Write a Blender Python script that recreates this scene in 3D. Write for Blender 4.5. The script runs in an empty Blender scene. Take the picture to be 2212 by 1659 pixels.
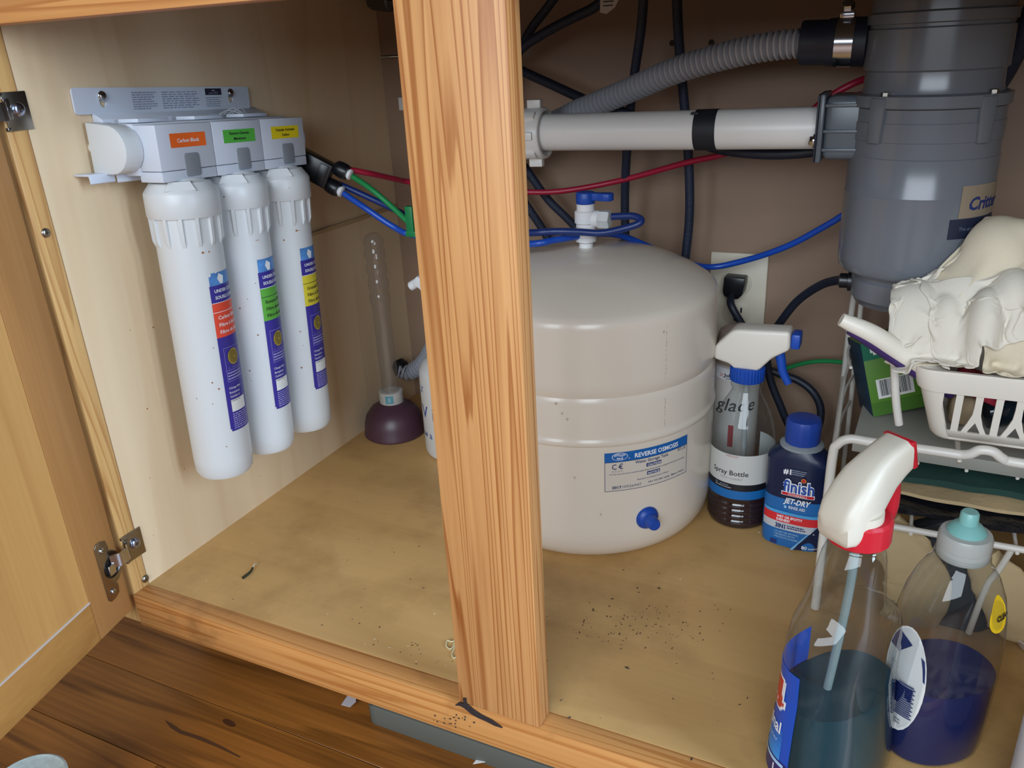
import bpy, bmesh, math, random
import numpy as np
from mathutils import Vector, Matrix, noise as mnoise
random.seed(7)
C = bpy.context.scene.collection
sc = bpy.context.scene
# ------------------------------------------------------------------ camera, world, lights
# camera axes measured from the vanishing points of the cabinet; metres, camera stands over the origin
F, CX, CY, S = 1754.0, 1106.0, 829.5, 0.51
AX = (Vector((0.90116859, 0.12423628, -0.41528366)), Vector((0.4306164, -0.36631005, 0.82485542)), Vector((-0.04964561, -0.92216175, -0.38360529)))
def ray(px, py):
    c = Vector(((px-CX)/F, (py-CY)/F, 1.0))
    return Vector((AX[0].dot(c), AX[1].dot(c), AX[2].dot(c)))
def at(px, py, y):                      # where the sight line through a measured point meets the upright plane at depth y
    r = ray(px, py); return Vector((0, 0, S)) + r*(y/r.y)
def at_z(px, py, z):
    r = ray(px, py); return Vector((0, 0, S)) + r*((z-S)/r.z)
def at_x(px, py, x):
    r = ray(px, py); return Vector((0, 0, S)) + r*(x/r.x)
cam = bpy.data.cameras.new('camera'); camo = bpy.data.objects.new('camera', cam); C.objects.link(camo)
cam.sensor_width = 36; cam.lens = 36*F/2212; cam.clip_start = 0.01
right = Vector((AX[0][0], AX[1][0], AX[2][0])); down = Vector((AX[0][1], AX[1][1], AX[2][1])); fwd = Vector((AX[0][2], AX[1][2], AX[2][2]))
m = Matrix.Identity(4)
for i in range(3):
    m[i][0] = right[i]; m[i][1] = -down[i]; m[i][2] = -fwd[i]
m[2][3] = S
camo.matrix_world = m
sc.camera = camo
w = bpy.data.worlds.new('kitchen_daylight'); sc.world = w; w.use_nodes = True
bg = w.node_tree.nodes['Background']; bg.inputs[0].default_value = (0.74, 0.86, 1.0, 1); bg.inputs[1].default_value = 0.18
def area(name, loc, target, sx, sy, power, col):
    l = bpy.data.lights.new(name, 'AREA'); l.shape = 'RECTANGLE'; l.size = sx; l.size_y = sy; l.energy = power; l.color = col
    o = bpy.data.objects.new(name, l); C.objects.link(o); o.location = loc
    o.rotation_euler = (Vector(target)-Vector(loc)).to_track_quat('-Z', 'Y').to_euler(); return o
area('patio_door_daylight', (2.6, -0.2, 1.1), (-0.6, 0.55, 0.3), 0.75, 1.7, 92, (0.62, 0.80, 1.0))
area('kitchen_window_daylight', (0.15, -2.3, 1.4), (-0.15, 0.7, 0.2), 2.6, 1.6, 108, (0.80, 0.90, 1.0))
sc.view_settings.view_transform = 'Standard'; sc.view_settings.look = 'None'
sc.view_settings.exposure = 0.0; sc.view_settings.gamma = 1.0; sc.view_settings.use_curve_mapping = False
try:
    sc.cycles.use_denoising = True; sc.cycles.transparent_max_bounces = 24; sc.cycles.max_bounces = 14
except Exception: pass

# ------------------------------------------------------------------ materials
def lin(c):
    if isinstance(c, str): c = tuple(int(c[i:i+2], 16) for i in (0, 2, 4))
    return tuple(((v/255/12.92) if v/255 <= .04045 else ((v/255+.055)/1.055)**2.4) for v in c) + (1.0,)
def nt(name):
    mt = bpy.data.materials.new(name); mt.use_nodes = True
    n = mt.node_tree.nodes; return mt, n, mt.node_tree.links, n['Principled BSDF']
MC = {}
def M(name, col, rough=.5, metal=0, bump=0, bscale=200, var=0, vscale=30, spec=.5, sss=0):
    if name in MC: return MC[name]
    mt, n, L, p = nt(name); MC[name] = mt
    p.inputs['Base Color'].default_value = lin(col); p.inputs['Roughness'].default_value = rough
    p.inputs['Metallic'].default_value = metal; p.inputs['Specular IOR Level'].default_value = spec
    if sss: p.inputs['Subsurface Weight'].default_value = sss; p.inputs['Subsurface Radius'].default_value = (.01, .008, .006)
    tc = n.new('ShaderNodeTexCoord')
    if var:
        nz = n.new('ShaderNodeTexNoise'); nz.inputs['Scale'].default_value = vscale; nz.inputs['Detail'].default_value = 5
        L.new(tc.outputs['Object'], nz.inputs['Vector'])
        mx = n.new('ShaderNodeMix'); mx.data_type = 'RGBA'; c = lin(col)
        mx.inputs[6].default_value = tuple(v*(1-var) for v in c[:3])+(1,); mx.inputs[7].default_value = tuple(min(1, v*(1+var)) for v in c[:3])+(1,)
        L.new(nz.outputs['Fac'], mx.inputs[0]); L.new(mx.outputs[2], p.inputs['Base Color'])
    if bump:
        nb = n.new('ShaderNodeTexNoise'); nb.inputs['Scale'].default_value = bscale; nb.inputs['Detail'].default_value = 4
        L.new(tc.outputs['Object'], nb.inputs['Vector'])
        b = n.new('ShaderNodeBump'); b.inputs['Strength'].default_value = bump; b.inputs['Distance'].default_value = .002
        L.new(nb.outputs['Fac'], b.inputs['Height']); L.new(b.outputs[0], p.inputs['Normal'])
    return mt
def clear(name, tint=(250, 252, 252), solid=None, fac=0.0, rough=.03, ior=1.55):
    """thin clear plastic or tinted liquid: see-through with a glossy skin, plus a share of solid colour"""
    if name in MC: return MC[name]
    mt, n, L, p = nt(name); MC[name] = mt
    t = n.new('ShaderNodeBsdfTransparent'); t.inputs[0].default_value = lin(tint)
    g = n.new('ShaderNodeBsdfGlossy'); g.inputs['Roughness'].default_value = rough
    fr = n.new('ShaderNodeFresnel'); ge = n.new('ShaderNodeNewGeometry'); mm = n.new('ShaderNodeMix'); mm.inputs[2].default_value = ior; mm.inputs[3].default_value = 1/ior
    L.new(ge.outputs['Backfacing'], mm.inputs[0]); L.new(mm.outputs[0], fr.inputs[0])
    base = t.outputs[0]
    if fac:
        d = n.new('ShaderNodeBsdfDiffuse'); d.inputs[0].default_value = lin(solid)
        m0 = n.new('ShaderNodeMixShader'); m0.inputs[0].default_value = fac
        L.new(t.outputs[0], m0.inputs[1]); L.new(d.outputs[0], m0.inputs[2]); base = m0.outputs[0]
    mx = n.new('ShaderNodeMixShader'); L.new(fr.outputs[0], mx.inputs[0]); L.new(base, mx.inputs[1]); L.new(g.outputs[0], mx.inputs[2])
    L.new(mx.outputs[0], n['Material Output'].inputs[0]); n.remove(p)
    return mt
def wood(name, dark, light, axis, scale=9, stretch=.07, rings=16, contrast=1.0, pores=.25, rough=.42, bump=.12, dirt=None, rnd=6.0, dirt_scale=7, dirt_at=(.5, .72), spec=.4):
    mt, n, L, p = nt(name); MC[name] = mt
    tc = n.new('ShaderNodeTexCoord'); oi = n.new('ShaderNodeObjectInfo')
    mul = n.new('ShaderNodeMath'); mul.operation = 'MULTIPLY'; mul.inputs[1].default_value = rnd; L.new(oi.outputs['Random'], mul.inputs[0])
    cb = n.new('ShaderNodeCombineXYZ')
    for i in range(3): L.new(mul.outputs[0], cb.inputs[i])
    ad = n.new('ShaderNodeVectorMath'); ad.operation = 'ADD'; L.new(tc.outputs['Object'], ad.inputs[0]); L.new(cb.outputs[0], ad.inputs[1])
    def mapped(st):
        mp = n.new('ShaderNodeMapping'); s = [1, 1, 1]; s[axis] = st; mp.inputs['Scale'].default_value = s
        L.new(ad.outputs[0], mp.inputs['Vector']); return mp
    m1 = mapped(stretch)
    nz = n.new('ShaderNodeTexNoise'); nz.inputs['Scale'].default_value = scale; nz.inputs['Detail'].default_value = 2.5; nz.inputs['Roughness'].default_value = .42
    L.new(m1.outputs[0], nz.inputs['Vector'])
    k = n.new('ShaderNodeMath'); k.operation = 'MULTIPLY'; k.inputs[1].default_value = rings; L.new(nz.outputs['Fac'], k.inputs[0])
    fr = n.new('ShaderNodeMath'); fr.operation = 'FRACT'; L.new(k.outputs[0], fr.inputs[0])
    rp = n.new('ShaderNodeValToRGB'); e = rp.color_ramp.elements
    e[0].position = 0; e[0].color = (1, 1, 1, 1); e[1].position = 1; e[1].color = (.0, .0, .0, 1)
    x = e.new(.6); x.color = (.82, .82, .82, 1); x = e.new(.85); x.color = (.05, .05, .05, 1); x = e.new(.93); x.color = (.15, .15, .15, 1)
    e[-1].color = (1, 1, 1, 1)
    L.new(fr.outputs[0], rp.inputs[0])
    m2 = mapped(.025)
    n2 = n.new('ShaderNodeTexNoise'); n2.inputs['Scale'].default_value = 260; n2.inputs['Detail'].default_value = 3; L.new(m2.outputs[0], n2.inputs['Vector'])
    m3 = mapped(.15)
    n3 = n.new('ShaderNodeTexNoise'); n3.inputs['Scale'].default_value = 5; n3.inputs['Detail'].default_value = 4; L.new(m3.outputs[0], n3.inputs['Vector'])
    mixf = n.new('ShaderNodeMath'); mixf.operation = 'MULTIPLY_ADD'; mixf.inputs[1].default_value = .6*contrast; mixf.inputs[2].default_value = .5-.3*contrast; L.new(rp.outputs[0], mixf.inputs[0])
    a2 = n.new('ShaderNodeMath'); a2.operation = 'MULTIPLY_ADD'; a2.inputs[1].default_value = pores*2; L.new(n2.outputs['Fac'], a2.inputs[0])
    s2 = n.new('ShaderNodeMath'); s2.operation = 'SUBTRACT'; s2.inputs[1].default_value = pores; L.new(mixf.outputs[0], s2.inputs[0]); L.new(s2.outputs[0], a2.inputs[2])
    a3 = n.new('ShaderNodeMath'); a3.operation = 'MULTIPLY_ADD'; a3.inputs[1].default_value = .7; L.new(n3.outputs['Fac'], a3.inputs[0])
    s3 = n.new('ShaderNodeMath'); s3.operation = 'SUBTRACT'; s3.inputs[1].default_value = .35; L.new(a2.outputs[0], s3.inputs[0]); L.new(s3.outputs[0], a3.inputs[2])
    mx = n.new('ShaderNodeMix'); mx.data_type = 'RGBA'; mx.inputs[6].default_value = lin(dark); mx.inputs[7].default_value = lin(light)
    L.new(a3.outputs[0], mx.inputs[0]); out = mx.outputs[2]
    if dirt:
        nd = n.new('ShaderNodeTexNoise'); nd.inputs['Scale'].default_value = dirt_scale; nd.inputs['Detail'].default_value = 7; nd.inputs['Roughness'].default_value = .62
        L.new(tc.outputs['Object'], nd.inputs['Vector'])
        rd = n.new('ShaderNodeValToRGB'); rd.color_ramp.elements[0].position = dirt_at[0]; rd.color_ramp.elements[1].position = dirt_at[1]
        rd.color_ramp.elements[1].color = (.55, .55, .55, 1); L.new(nd.outputs['Fac'], rd.inputs[0])
        md = n.new('ShaderNodeMix'); md.data_type = 'RGBA'; md.inputs[7].default_value = lin(dirt)
        L.new(rd.outputs[0], md.inputs[0]); L.new(out, md.inputs[6]); out = md.outputs[2]
    L.new(out, p.inputs['Base Color']); p.inputs['Roughness'].default_value = rough; p.inputs['Specular IOR Level'].default_value = spec
    b = n.new('ShaderNodeBump'); b.inputs['Strength'].default_value = bump; b.inputs['Distance'].default_value = .001
    L.new(n2.outputs['Fac'], b.inputs['Height']); L.new(b.outputs[0], p.inputs['Normal'])
    return mt
OAK_Z = wood('oak_upright', '9a5a2a', 'd6a067', 2, scale=24, stretch=.022, rings=25, contrast=1.1, pores=.36)
OAK_X = wood('oak_level', 'a56432', 'd69c60', 0, scale=30, stretch=.016, rings=15, contrast=1.1)
OAK_STRIP = wood('oak_edge', 'ab733f', 'dbb173', 2, scale=26, stretch=.03, rings=16, contrast=.9, pores=.3)
DOOR_Z_SHADED = wood('door_upright_shaded', '99683a', 'b98650', 2, scale=8, rings=7, contrast=.45, pores=.3)  # stiles darker than the panel: the door's shading band put into the colour
DOOR_P = wood('door_panel_wood', 'bd894d', 'dba966', 2, scale=6, rings=7, contrast=.5, pores=.3)
DOOR_Y = wood('door_level', 'ad783f', 'cf9c58', 1, scale=8, rings=7, contrast=.5, pores=.3)
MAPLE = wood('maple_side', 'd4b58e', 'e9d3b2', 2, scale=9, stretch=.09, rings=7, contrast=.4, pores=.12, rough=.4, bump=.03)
MAPLE_SHADED = wood('maple_back_shaded', '8b7260', 'a0856f', 0, scale=5, stretch=.1, rings=4, contrast=.3, pores=.14, rough=.5, bump=.03)  # same maple as the sides, its colour darkened for the shade at the back
BASE = wood('maple_bottom', 'bb9059', 'dab275', 0, scale=6, stretch=.1, rings=5, contrast=.4, pores=.14, rough=.42, bump=.03, dirt='9a7446', dirt_at=(.48, .70), dirt_scale=9)
PLANK = wood('floor_plank', '5a3412', 'a5662a', 0, scale=12, stretch=.07, rings=9, contrast=.7, pores=.42, rough=.38, bump=.06, rnd=40)
WHITE = M('white_plastic', 'e9e9ea', .38)
FILT = M('filter_white', 'd3d5d6', .36); WARM = M('warm_white_plastic', 'ddd6ca', .4); WHITE2 = M('cool_white_plastic', 'ccd2de', .35)
CREAM = M('cream_enamel', 'e4d9ca', .22, var=.02, vscale=8)
PVC = M('pvc_white', 'e6e5e2', .35, var=.04, vscale=25)
GREYP = M('button_grey', '8d9299', .5)
DISP = M('disposal_grey', '686c73', .2, var=.03, vscale=20)
DISPD = M('disposal_dark_grey', '4a4f57', .4)
CORR = M('corrugated_grey', 'a3a5ac', .45)
BLACK = M('black_rubber', '1b2130', .5, bump=.05)
HOSE = M('braided_black', '222b40', .5, bump=.5, bscale=700)
BLACKP = M('black_plastic', '101218', .35)
CHROME = M('chrome', 'c9cbd0', .16, 1)
STEEL = M('nickel_steel', 'a09a90', .28, 1)
BLUE = M('blue_plastic', '1448a8', .4)
BLUET = M('blue_tube', '1a4db4', .3)
BLUED = M('dark_blue_tube', '17306f', .35)
REDT = M('red_tube', 'a81f3c', .35)
GREENT = M('green_tube', '1d8a4c', .35)
REDP = M('red_plastic', 'c01a2b', .4)
INK = M('navy_ink', '1c2c66', .6); INKB = M('black_ink', '15151a', .6); PAPER = M('paper_white', 'dfdfdc', .6); WHITEINK = M('white_ink', 'eceef2', .6)
LBLUE = M('label_blue', '0d62b0', .45); VIOLET = M('label_violet', '33298c', .4); ORANGE = M('sticker_orange', 'f26a22', .5); GREEN = M('sticker_green', '55b544', .5)
YELLOW = M('sticker_yellow', 'ecd51c', .5); REDL = M('label_red', 'e2482e', .45); GOLD = M('seal_gold', 'a08a3a', .4); ICE = M('ice_photo_blue', '4e86c6', .4, var=.5, vscale=120)
TAN = M('beige_cotton', 'b79f78', .85, bump=.3, bscale=150, var=.1); RAG = M('white_rag', 'd9d2c4', .9, bump=.12, bscale=700, var=.06, vscale=14); RAGC = M('cream_rag', 'd2c6ae', .9, bump=.12, bscale=700, var=.07, vscale=14)
DKGREEN = M('dark_green_cloth', '163a32', .8, bump=.3, bscale=120, var=.2); COAT = M('white_coated_wire', 'd6d1c8', .35)
GRIME = M('dark_grime', '3a2c20', .8); DUST = M('pale_dust', 'cfc6b2', .8); RUST = M('rust_stain', '9a5a22', .7)
PURPLE = M('purple_rubber', '3f2a63', .5)

# ------------------------------------------------------------------ mesh helpers
def wloc(o):
    v = Vector((0, 0, 0))
    while o: v += o.location; o = o.parent
    return v
def obj(name, bm, mats, parent=None, loc=None, sharp=38, smooth=True):
    me = bpy.data.meshes.new(name)
    off = wloc(parent) if parent else (Vector(loc) if loc else Vector((0, 0, 0)))
    bmesh.ops.translate(bm, vec=-off, verts=bm.verts)
    if smooth:
        for f in bm.faces: f.smooth = True
    bm.to_mesh(me); bm.free()
    if smooth: me.set_sharp_from_angle(angle=math.radians(sharp))
    for mm in (mats if isinstance(mats, (list, tuple)) else [mats]): me.materials.append(mm)
    o = bpy.data.objects.new(name, me); C.objects.link(o)
    if parent: o.parent = parent
    else: o.location = off
    return o
def tag(o, label, cat, group=None):
    o['label'] = label; o['category'] = cat
    if group: o['group'] = group
    return o
def thing(name, label, cat, loc, group=None):
    o = bpy.data.objects.new(name, None); C.objects.link(o); o.location = loc; o.empty_display_size = .02
    return tag(o, label, cat, group)
def B(): return bmesh.new()
def box(bm, lo, hi, bev=0, mat=0, R=None, seg=2, piv=None):
    lo, hi = Vector(lo), Vector(hi)
    vs = [bm.verts.new((x, y, z)) for x in (lo.x, hi.x) for y in (lo.y, hi.y) for z in (lo.z, hi.z)]
    fs = [bm.faces.new([vs[i] for i in q]) for q in ((0, 1, 3, 2), (4, 6, 7, 5), (0, 4, 5, 1), (2, 3, 7, 6), (0, 2, 6, 4), (1, 5, 7, 3))]
    for f in fs: f.material_index = mat
    if R is not None: bmesh.ops.rotate(bm, cent=piv if piv is not None else (lo+hi)/2, matrix=R, verts=vs)
    if bev: bmesh.ops.bevel(bm, geom=list({e for f in fs for e in f.edges}), offset=bev, segments=seg, affect='EDGES', profile=.5)
    return bm
def loft(bm, rings, cap0=True, cap1=True, mat=0, closed=True):
    R = [[bm.verts.new(p) for p in r] for r in rings]; n = len(R[0])
    for a, b in zip(R, R[1:]):
        for i in range(n if closed else n-1):
            j = (i+1) % n
            f = bm.faces.new((a[i], a[j], b[j], b[i])); f.material_index = mat
    if cap0: f = bm.faces.new(R[0][::-1]); f.material_index = mat
    if cap1: f = bm.faces.new(R[-1]); f.material_index = mat
    return R
def basis(ax):
    ax = Vector(ax).normalized(); t = Vector((1, 0, 0)) if abs(ax.x) < .9 else Vector((0, 1, 0))
    u = (t - ax*t.dot(ax)).normalized(); return u, ax.cross(u), ax
def lathe(bm, prof, c, ax=(0, 0, 1), n=40, mat=0, cap0=True, cap1=True, mod=None):
    u, v, a = basis(ax); c = Vector(c); rings = []
    for k, (r, z) in enumerate(prof):
        ring = []
        for i in range(n):
            t = 2*math.pi*i/n; rr = r*(mod(t, z) if mod else 1)
            ring.append(c + u*rr*math.cos(t) + v*rr*math.sin(t) + a*z)
        rings.append(ring)
    return loft(bm, rings, cap0, cap1, mat)
def smooth_path(pts, sub=8):
    P = [Vector(p) for p in pts]
    if len(P) < 3: sub_ = 1
    out = []; Q = [P[0]*2-P[1]]+P+[P[-1]*2-P[-2]]
    for i in range(1, len(Q)-2):
        for k in range(sub):
            t = k/sub; a, b, c, d = Q[i-1], Q[i], Q[i+1], Q[i+2]
            out.append(.5*((2*b)+(c-a)*t+(2*a-5*b+4*c-d)*t*t+(3*b-a-3*c+d)*t**3))
    out.append(P[-1]); return out
def tube(bm, pts, r, n=12, mat=0, sub=8, caps=True, rf=None, sx=1.0):
    P = smooth_path(pts, sub) if sub > 1 else [Vector(p) for p in pts]
    rings = []; u = None
    for i, p in enumerate(P):
        d = (P[min(i+1, len(P)-1)]-P[max(i-1, 0)]).normalized()
        if u is None: u = basis(d)[0]
        else: u = (u - d*u.dot(d)).normalized()
        v = d.cross(u); rr = rf(i/(len(P)-1), i) if rf else r
        rings.append([p + u*rr*math.cos(2*math.pi*k/n)*sx + v*rr*math.sin(2*math.pi*k/n) for k in range(n)])
    loft(bm, rings, caps, caps, mat); return bm
def prism(bm, poly, ext, mat=0, bev=0, seg=2):
    a = [bm.verts.new(p) for p in poly]; b = [bm.verts.new(Vector(p)+Vector(ext)) for p in poly]; n = len(a)
    fs = [bm.faces.new(a[::-1]), bm.faces.new(b)] + [bm.faces.new((a[i], a[(i+1) % n], b[(i+1) % n], b[i])) for i in range(n)]
    for f in fs: f.material_index = mat
    bmesh.ops.recalc_face_normals(bm, faces=fs)
    if bev: bmesh.ops.bevel(bm, geom=list({e for f in fs for e in f.edges}), offset=bev, segments=seg, affect='EDGES', profile=.5)
    return bm
def rrect(x0, y0, x1, y1, r, n=5):
    out = []
    for cx, cy, a0 in ((x1-r, y1-r, 0), (x0+r, y1-r, 90), (x0+r, y0+r, 180), (x1-r, y0+r, 270)):
        for k in range(n+1):
            a = math.radians(a0+90*k/n); out.append((cx+r*math.cos(a), cy+r*math.sin(a)))
    return out
def ell(cx, cy, rx, ry, n=24): return [(cx+rx*math.cos(2*math.pi*i/n), cy+ry*math.sin(2*math.pi*i/n)) for i in range(n)]
def plate(bm, outline, holes, th, fn, mat=0):
    """flat plate with real holes: 2D outlines filled by a curve, extruded by th, mapped by fn(x, y, h)"""
    cu = bpy.data.curves.new('tmp', 'CURVE'); cu.dimensions = '2D'; cu.fill_mode = 'BOTH'; cu.extrude = th/2
    for loop in [outline]+holes:
        s = cu.splines.new('POLY'); s.points.add(len(loop)-1); s.use_cyclic_u = True
        for q, (x, y) in zip(s.points, loop): q.co = (x, y, 0, 1)
    o = bpy.data.objects.new('tmp', cu); C.objects.link(o); me = o.to_mesh()
    base = len(bm.verts); vs = [bm.verts.new(fn(v.co.x, v.co.y, v.co.z+th/2)) for v in me.vertices]
    for p in me.polygons:
        try: f = bm.faces.new([vs[i] for i in p.vertices]); f.material_index = mat
        except ValueError: pass
    o.to_mesh_clear(); bpy.data.objects.remove(o); bpy.data.curves.remove(cu)
    bmesh.ops.remove_doubles(bm, verts=vs, dist=1e-6)
    return bm
TX = {}
def text2d(s, bold=0):
    if (s, bold) in TX: return TX[(s, bold)]
    cu = bpy.data.curves.new('t', 'FONT'); cu.body = s; cu.size = 1; cu.resolution_u = 2; cu.offset = bold
    o = bpy.data.objects.new('t', cu); C.objects.link(o); me = o.to_mesh()
    v = [(q.co.x, q.co.y) for q in me.vertices]; f = [tuple(p.vertices) for p in me.polygons]
    o.to_mesh_clear(); bpy.data.objects.remove(o); bpy.data.curves.remove(cu)
    TX[(s, bold)] = (v, f); return v, f
class Decal:
    """printed label: flat shapes and lettering laid a hair above a surface; fn(u, v, h) gives the surface point"""
    def __init__(self, fn, step=.004): self.fn, self.bm, self.mats, self.step = fn, B(), [], step
    def mi(self, m):
        if m not in self.mats: self.mats.append(m)
        return self.mats.index(m)
    def rect(self, u0, v0, u1, v1, m, layer=1):
        n = max(1, int(abs(u1-u0)/self.step)); k = max(1, int(abs(v1-v0)/.02)); h = .00018*layer; g = []
        for j in range(k+1): g.append([self.bm.verts.new(self.fn(u0+(u1-u0)*i/n, v0+(v1-v0)*j/k, h)) for i in range(n+1)])
        for j in range(k):
            for i in range(n):
                f = self.bm.faces.new((g[j][i], g[j][i+1], g[j+1][i+1], g[j+1][i])); f.material_index = self.mi(m)
        return self
    def poly(self, pts, m, layer=1):
        h = .00018*layer
        f = self.bm.faces.new([self.bm.verts.new(self.fn(u, v, h)) for u, v in pts]); f.material_index = self.mi(m); return self
    def frame(self, u0, v0, u1, v1, w, m, layer=1):
        self.rect(u0, v0, u1, v0+w, m, layer).rect(u0, v1-w, u1, v1, m, layer).rect(u0, v0, u0+w, v1, m, layer).rect(u1-w, v0, u1, v1, m, layer); return self
    def text(self, s, u, v, hgt, m, layer=2, width=None, bold=.0, shear=0, align='l'):
        vs, fs = text2d(s, bold)
        if not vs: return self
        x0 = min(p[0] for p in vs); x1 = max(p[0] for p in vs); k = hgt/.70; kx = width/(x1-x0) if width else k
        W = (x1-x0)*kx; du = {'l': 0, 'c': -W/2, 'r': -W}[align]; h = .00018*layer
        bv = [self.bm.verts.new(self.fn(u+du+(x-x0)*kx+shear*y*k, v+y*k, h)) for x, y in vs]
        for f in fs:
            try: q = self.bm.faces.new([bv[i] for i in f]); q.material_index = self.mi(m)
            except ValueError: pass
        return self
    def lines(self, u0, u1, v, rows, pitch, th, m, layer=2, rag=.15):
        for r in range(rows):
            u = u0; end = u1-(u1-u0)*rag*random.random()
            while u < end:
                w = (u1-u0)*random.uniform(.05, .16); self.rect(u, v-r*pitch-th, min(u+w, end), v-r*pitch, m, layer); u += w+(u1-u0)*.025
        return self
    def barcode(self, u0, v0, u1, v1, m, layer=2):
        u = u0
        while u < u1:
            w = random.choice((.6, .6, 1, 1.6))*(u1-u0)/60; self.rect(u, v0, min(u+w, u1), v1, m, layer); u += w+random.choice((.6, 1, 1.4))*(u1-u0)/60
        return self
    def build(self, name, parent, flip=False):
        bmesh.ops.recalc_face_normals(self.bm, faces=self.bm.faces)
        return obj(name, self.bm, self.mats, parent, smooth=False)
def screw_head(name, c, ax, r, parent, mat=None, slot=True):
    bm = B(); lathe(bm, [(r, 0), (r, r*.25), (r*.8, r*.5), (r*.45, r*.62)], c, ax, 20)
    u, v, a = basis(ax); c = Vector(c)
    for d in (u, v):
        e = a.cross(d); p = [c+a*r*.64+d*s*r*.42+e*q*r*.08 for s, q in ((-1, -1), (1, -1), (1, 1), (-1, 1))]
        f = bm.faces.new([bm.verts.new(x) for x in p]); f.material_index = 1
    return obj(name, bm, [mat or CHROME, GRIME], parent)

# ------------------------------------------------------------------ kitchen floor
FZ = -.12
fl = obj('floor', box(B(), (-6, -6, FZ-.03), (6, 1.2, FZ-.016)), M('subfloor', '6b4020', .6)); fl['kind'] = 'structure'
y = -1.2; k = 0
while y < .6:
    wd = .0826; x = -2.2 - random.random()*.6
    while x < 1.2:
        ln = random.uniform(1.1, 2.0); x1 = min(x+ln, 1.2)
        if x1 > -2.15: obj('plank', box(B(), (max(x, -2.2), y+.0004, FZ-.016), (x1-.0006, y+wd-.0004, FZ), .0004, seg=1), PLANK, fl)
        x = x1
    y += wd
# ------------------------------------------------------------------ the cabinet
W = -.6834; YF, YB = .449, 1.01
cab = thing('sink_cabinet', 'open oak sink base cabinet with pale maple interior and centre post', 'cabinet', (-.25, .45, FZ))
obj('side_panel', box(B(), (W-.016, YF+.022, -.05), (W, YB, .62)), MAPLE, cab)
obj('side_panel', box(B(), (.232, YF+.022, -.05), (.248, YB, .62)), MAPLE, cab)
obj('back_panel', box(B(), (W-.016, YB, -.05), (.248, YB+.012, .62)), MAPLE_SHADED, cab)
obj('bottom_panel', box(B(), (W, YF+.0205, -.018), (.232, YB, 0)), BASE, cab)
obj('top_light_block', box(B(), (W-.04, YF-.03, .595), (.29, YB+.02, .625)), M('light_block_brown', '5a5148', .7), cab)  # unseen worktop slab, added and darkened to block light from above
obj('stile', box(B(), (-.2918, YF, .0005), (-.2174, YF+.0195, .592), .0012), OAK_Z, cab)
obj('stile', box(B(), (W-.038, YF+.0025, -.038), (W, YF+.0215, .592), .001), OAK_STRIP, cab)
obj('stile', box(B(), (.226, YF, -.038), (.264, YF+.0215, .592), .001), OAK_Z, cab)
obj('rail', box(B(), (W+.0003, YF, -.038), (.2258, YF+.0205, 0), .0014), wood('oak_bottom_rail', 'a9672f', 'd39a5c', 0, scale=32, stretch=.014, rings=15, contrast=1.1, dirt='7a5230', dirt_scale=16, dirt_at=(.54, .74)), cab)
obj('rail', box(B(), (W+.0003, YF, .5452), (-.2923, YF+.0205, .592), .0014), OAK_X, cab)
obj('rail', box(B(), (-.2169, YF, .5452), (.2258, YF+.0205, .592), .0014), OAK_X, cab)
obj('toe_kick', box(B(), (W-.016, .528, FZ), (.248, .54, -.05)), M('toe_kick_brown', '3d2716', .7), cab)
# cleat edge and dusty seam on the side wall
bm = B(); box(bm, (W, .715, .2995), (W+.0035, YB, .3045), .0006)
obj('cleat_strip', bm, wood('maple_dark_panel', 'b79a72', 'c9b089', 2, scale=5, rings=4, contrast=.3, pores=.12), cab)
# screws in the post edge
for q in ((98, 503), (313, 1250)):
    p = at_x(*q, W); screw_head('screw', p, (1, 0, 0), .0042, cab, STEEL)
# screw holes in the back panel
for q in ((1452, 93), (1537, 92)):
    p = at(*q, YB); bm = B(); lathe(bm, [(.0034, 0), (.0034, .0006), (.0018, .0008)], p, (0, -1, 0), 14); obj('screw_hole', bm, GRIME, cab)
# door, hinged on the left post and swung open
H = Vector((-.681, .441, 0)); de = Vector((-.0, 0, 0)); e2 = Vector((.225, -.974, 0)).normalized(); n2 = Vector((.974, .225, 0)).normalized()
def dp(s, z, t=0): return H + e2*s + n2*t + Vector((0, 0, z))
def dbox(s0, s1, z0, z1, t0, t1, bev=.001):
    bm = B(); prism(bm, [dp(s0, z0, t0), dp(s1, z0, t0), dp(s1, z1, t0), dp(s0, z1, t0)], n2*(t1-t0), bev=bev); return bm
DZ0, DZ1 = -.0135, .5575
door = obj('door', dbox(.0462, .36, .032, .54, -.016, -.0008, 0), DOOR_P, cab)
obj('door_stile', dbox(-.0035, .0458, DZ0, DZ1, -.019, 0), DOOR_Z_SHADED, door)
obj('door_stile', dbox(.36, .42, DZ0, DZ1, -.019, 0), DOOR_Z_SHADED, door)
obj('door_rail', dbox(.0461, .3598, DZ0, .0312, -.019, 0), DOOR_Y, door)
obj('door_rail', dbox(.0461, .3598, .5, DZ1, -.019, 0), DOOR_Y, door)
obj('caulk_line', dbox(.0461, .3598, .0308, .0326, -.004, .0004, 0), M('pale_caulk', 'cfc3bb', .7), door)
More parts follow.
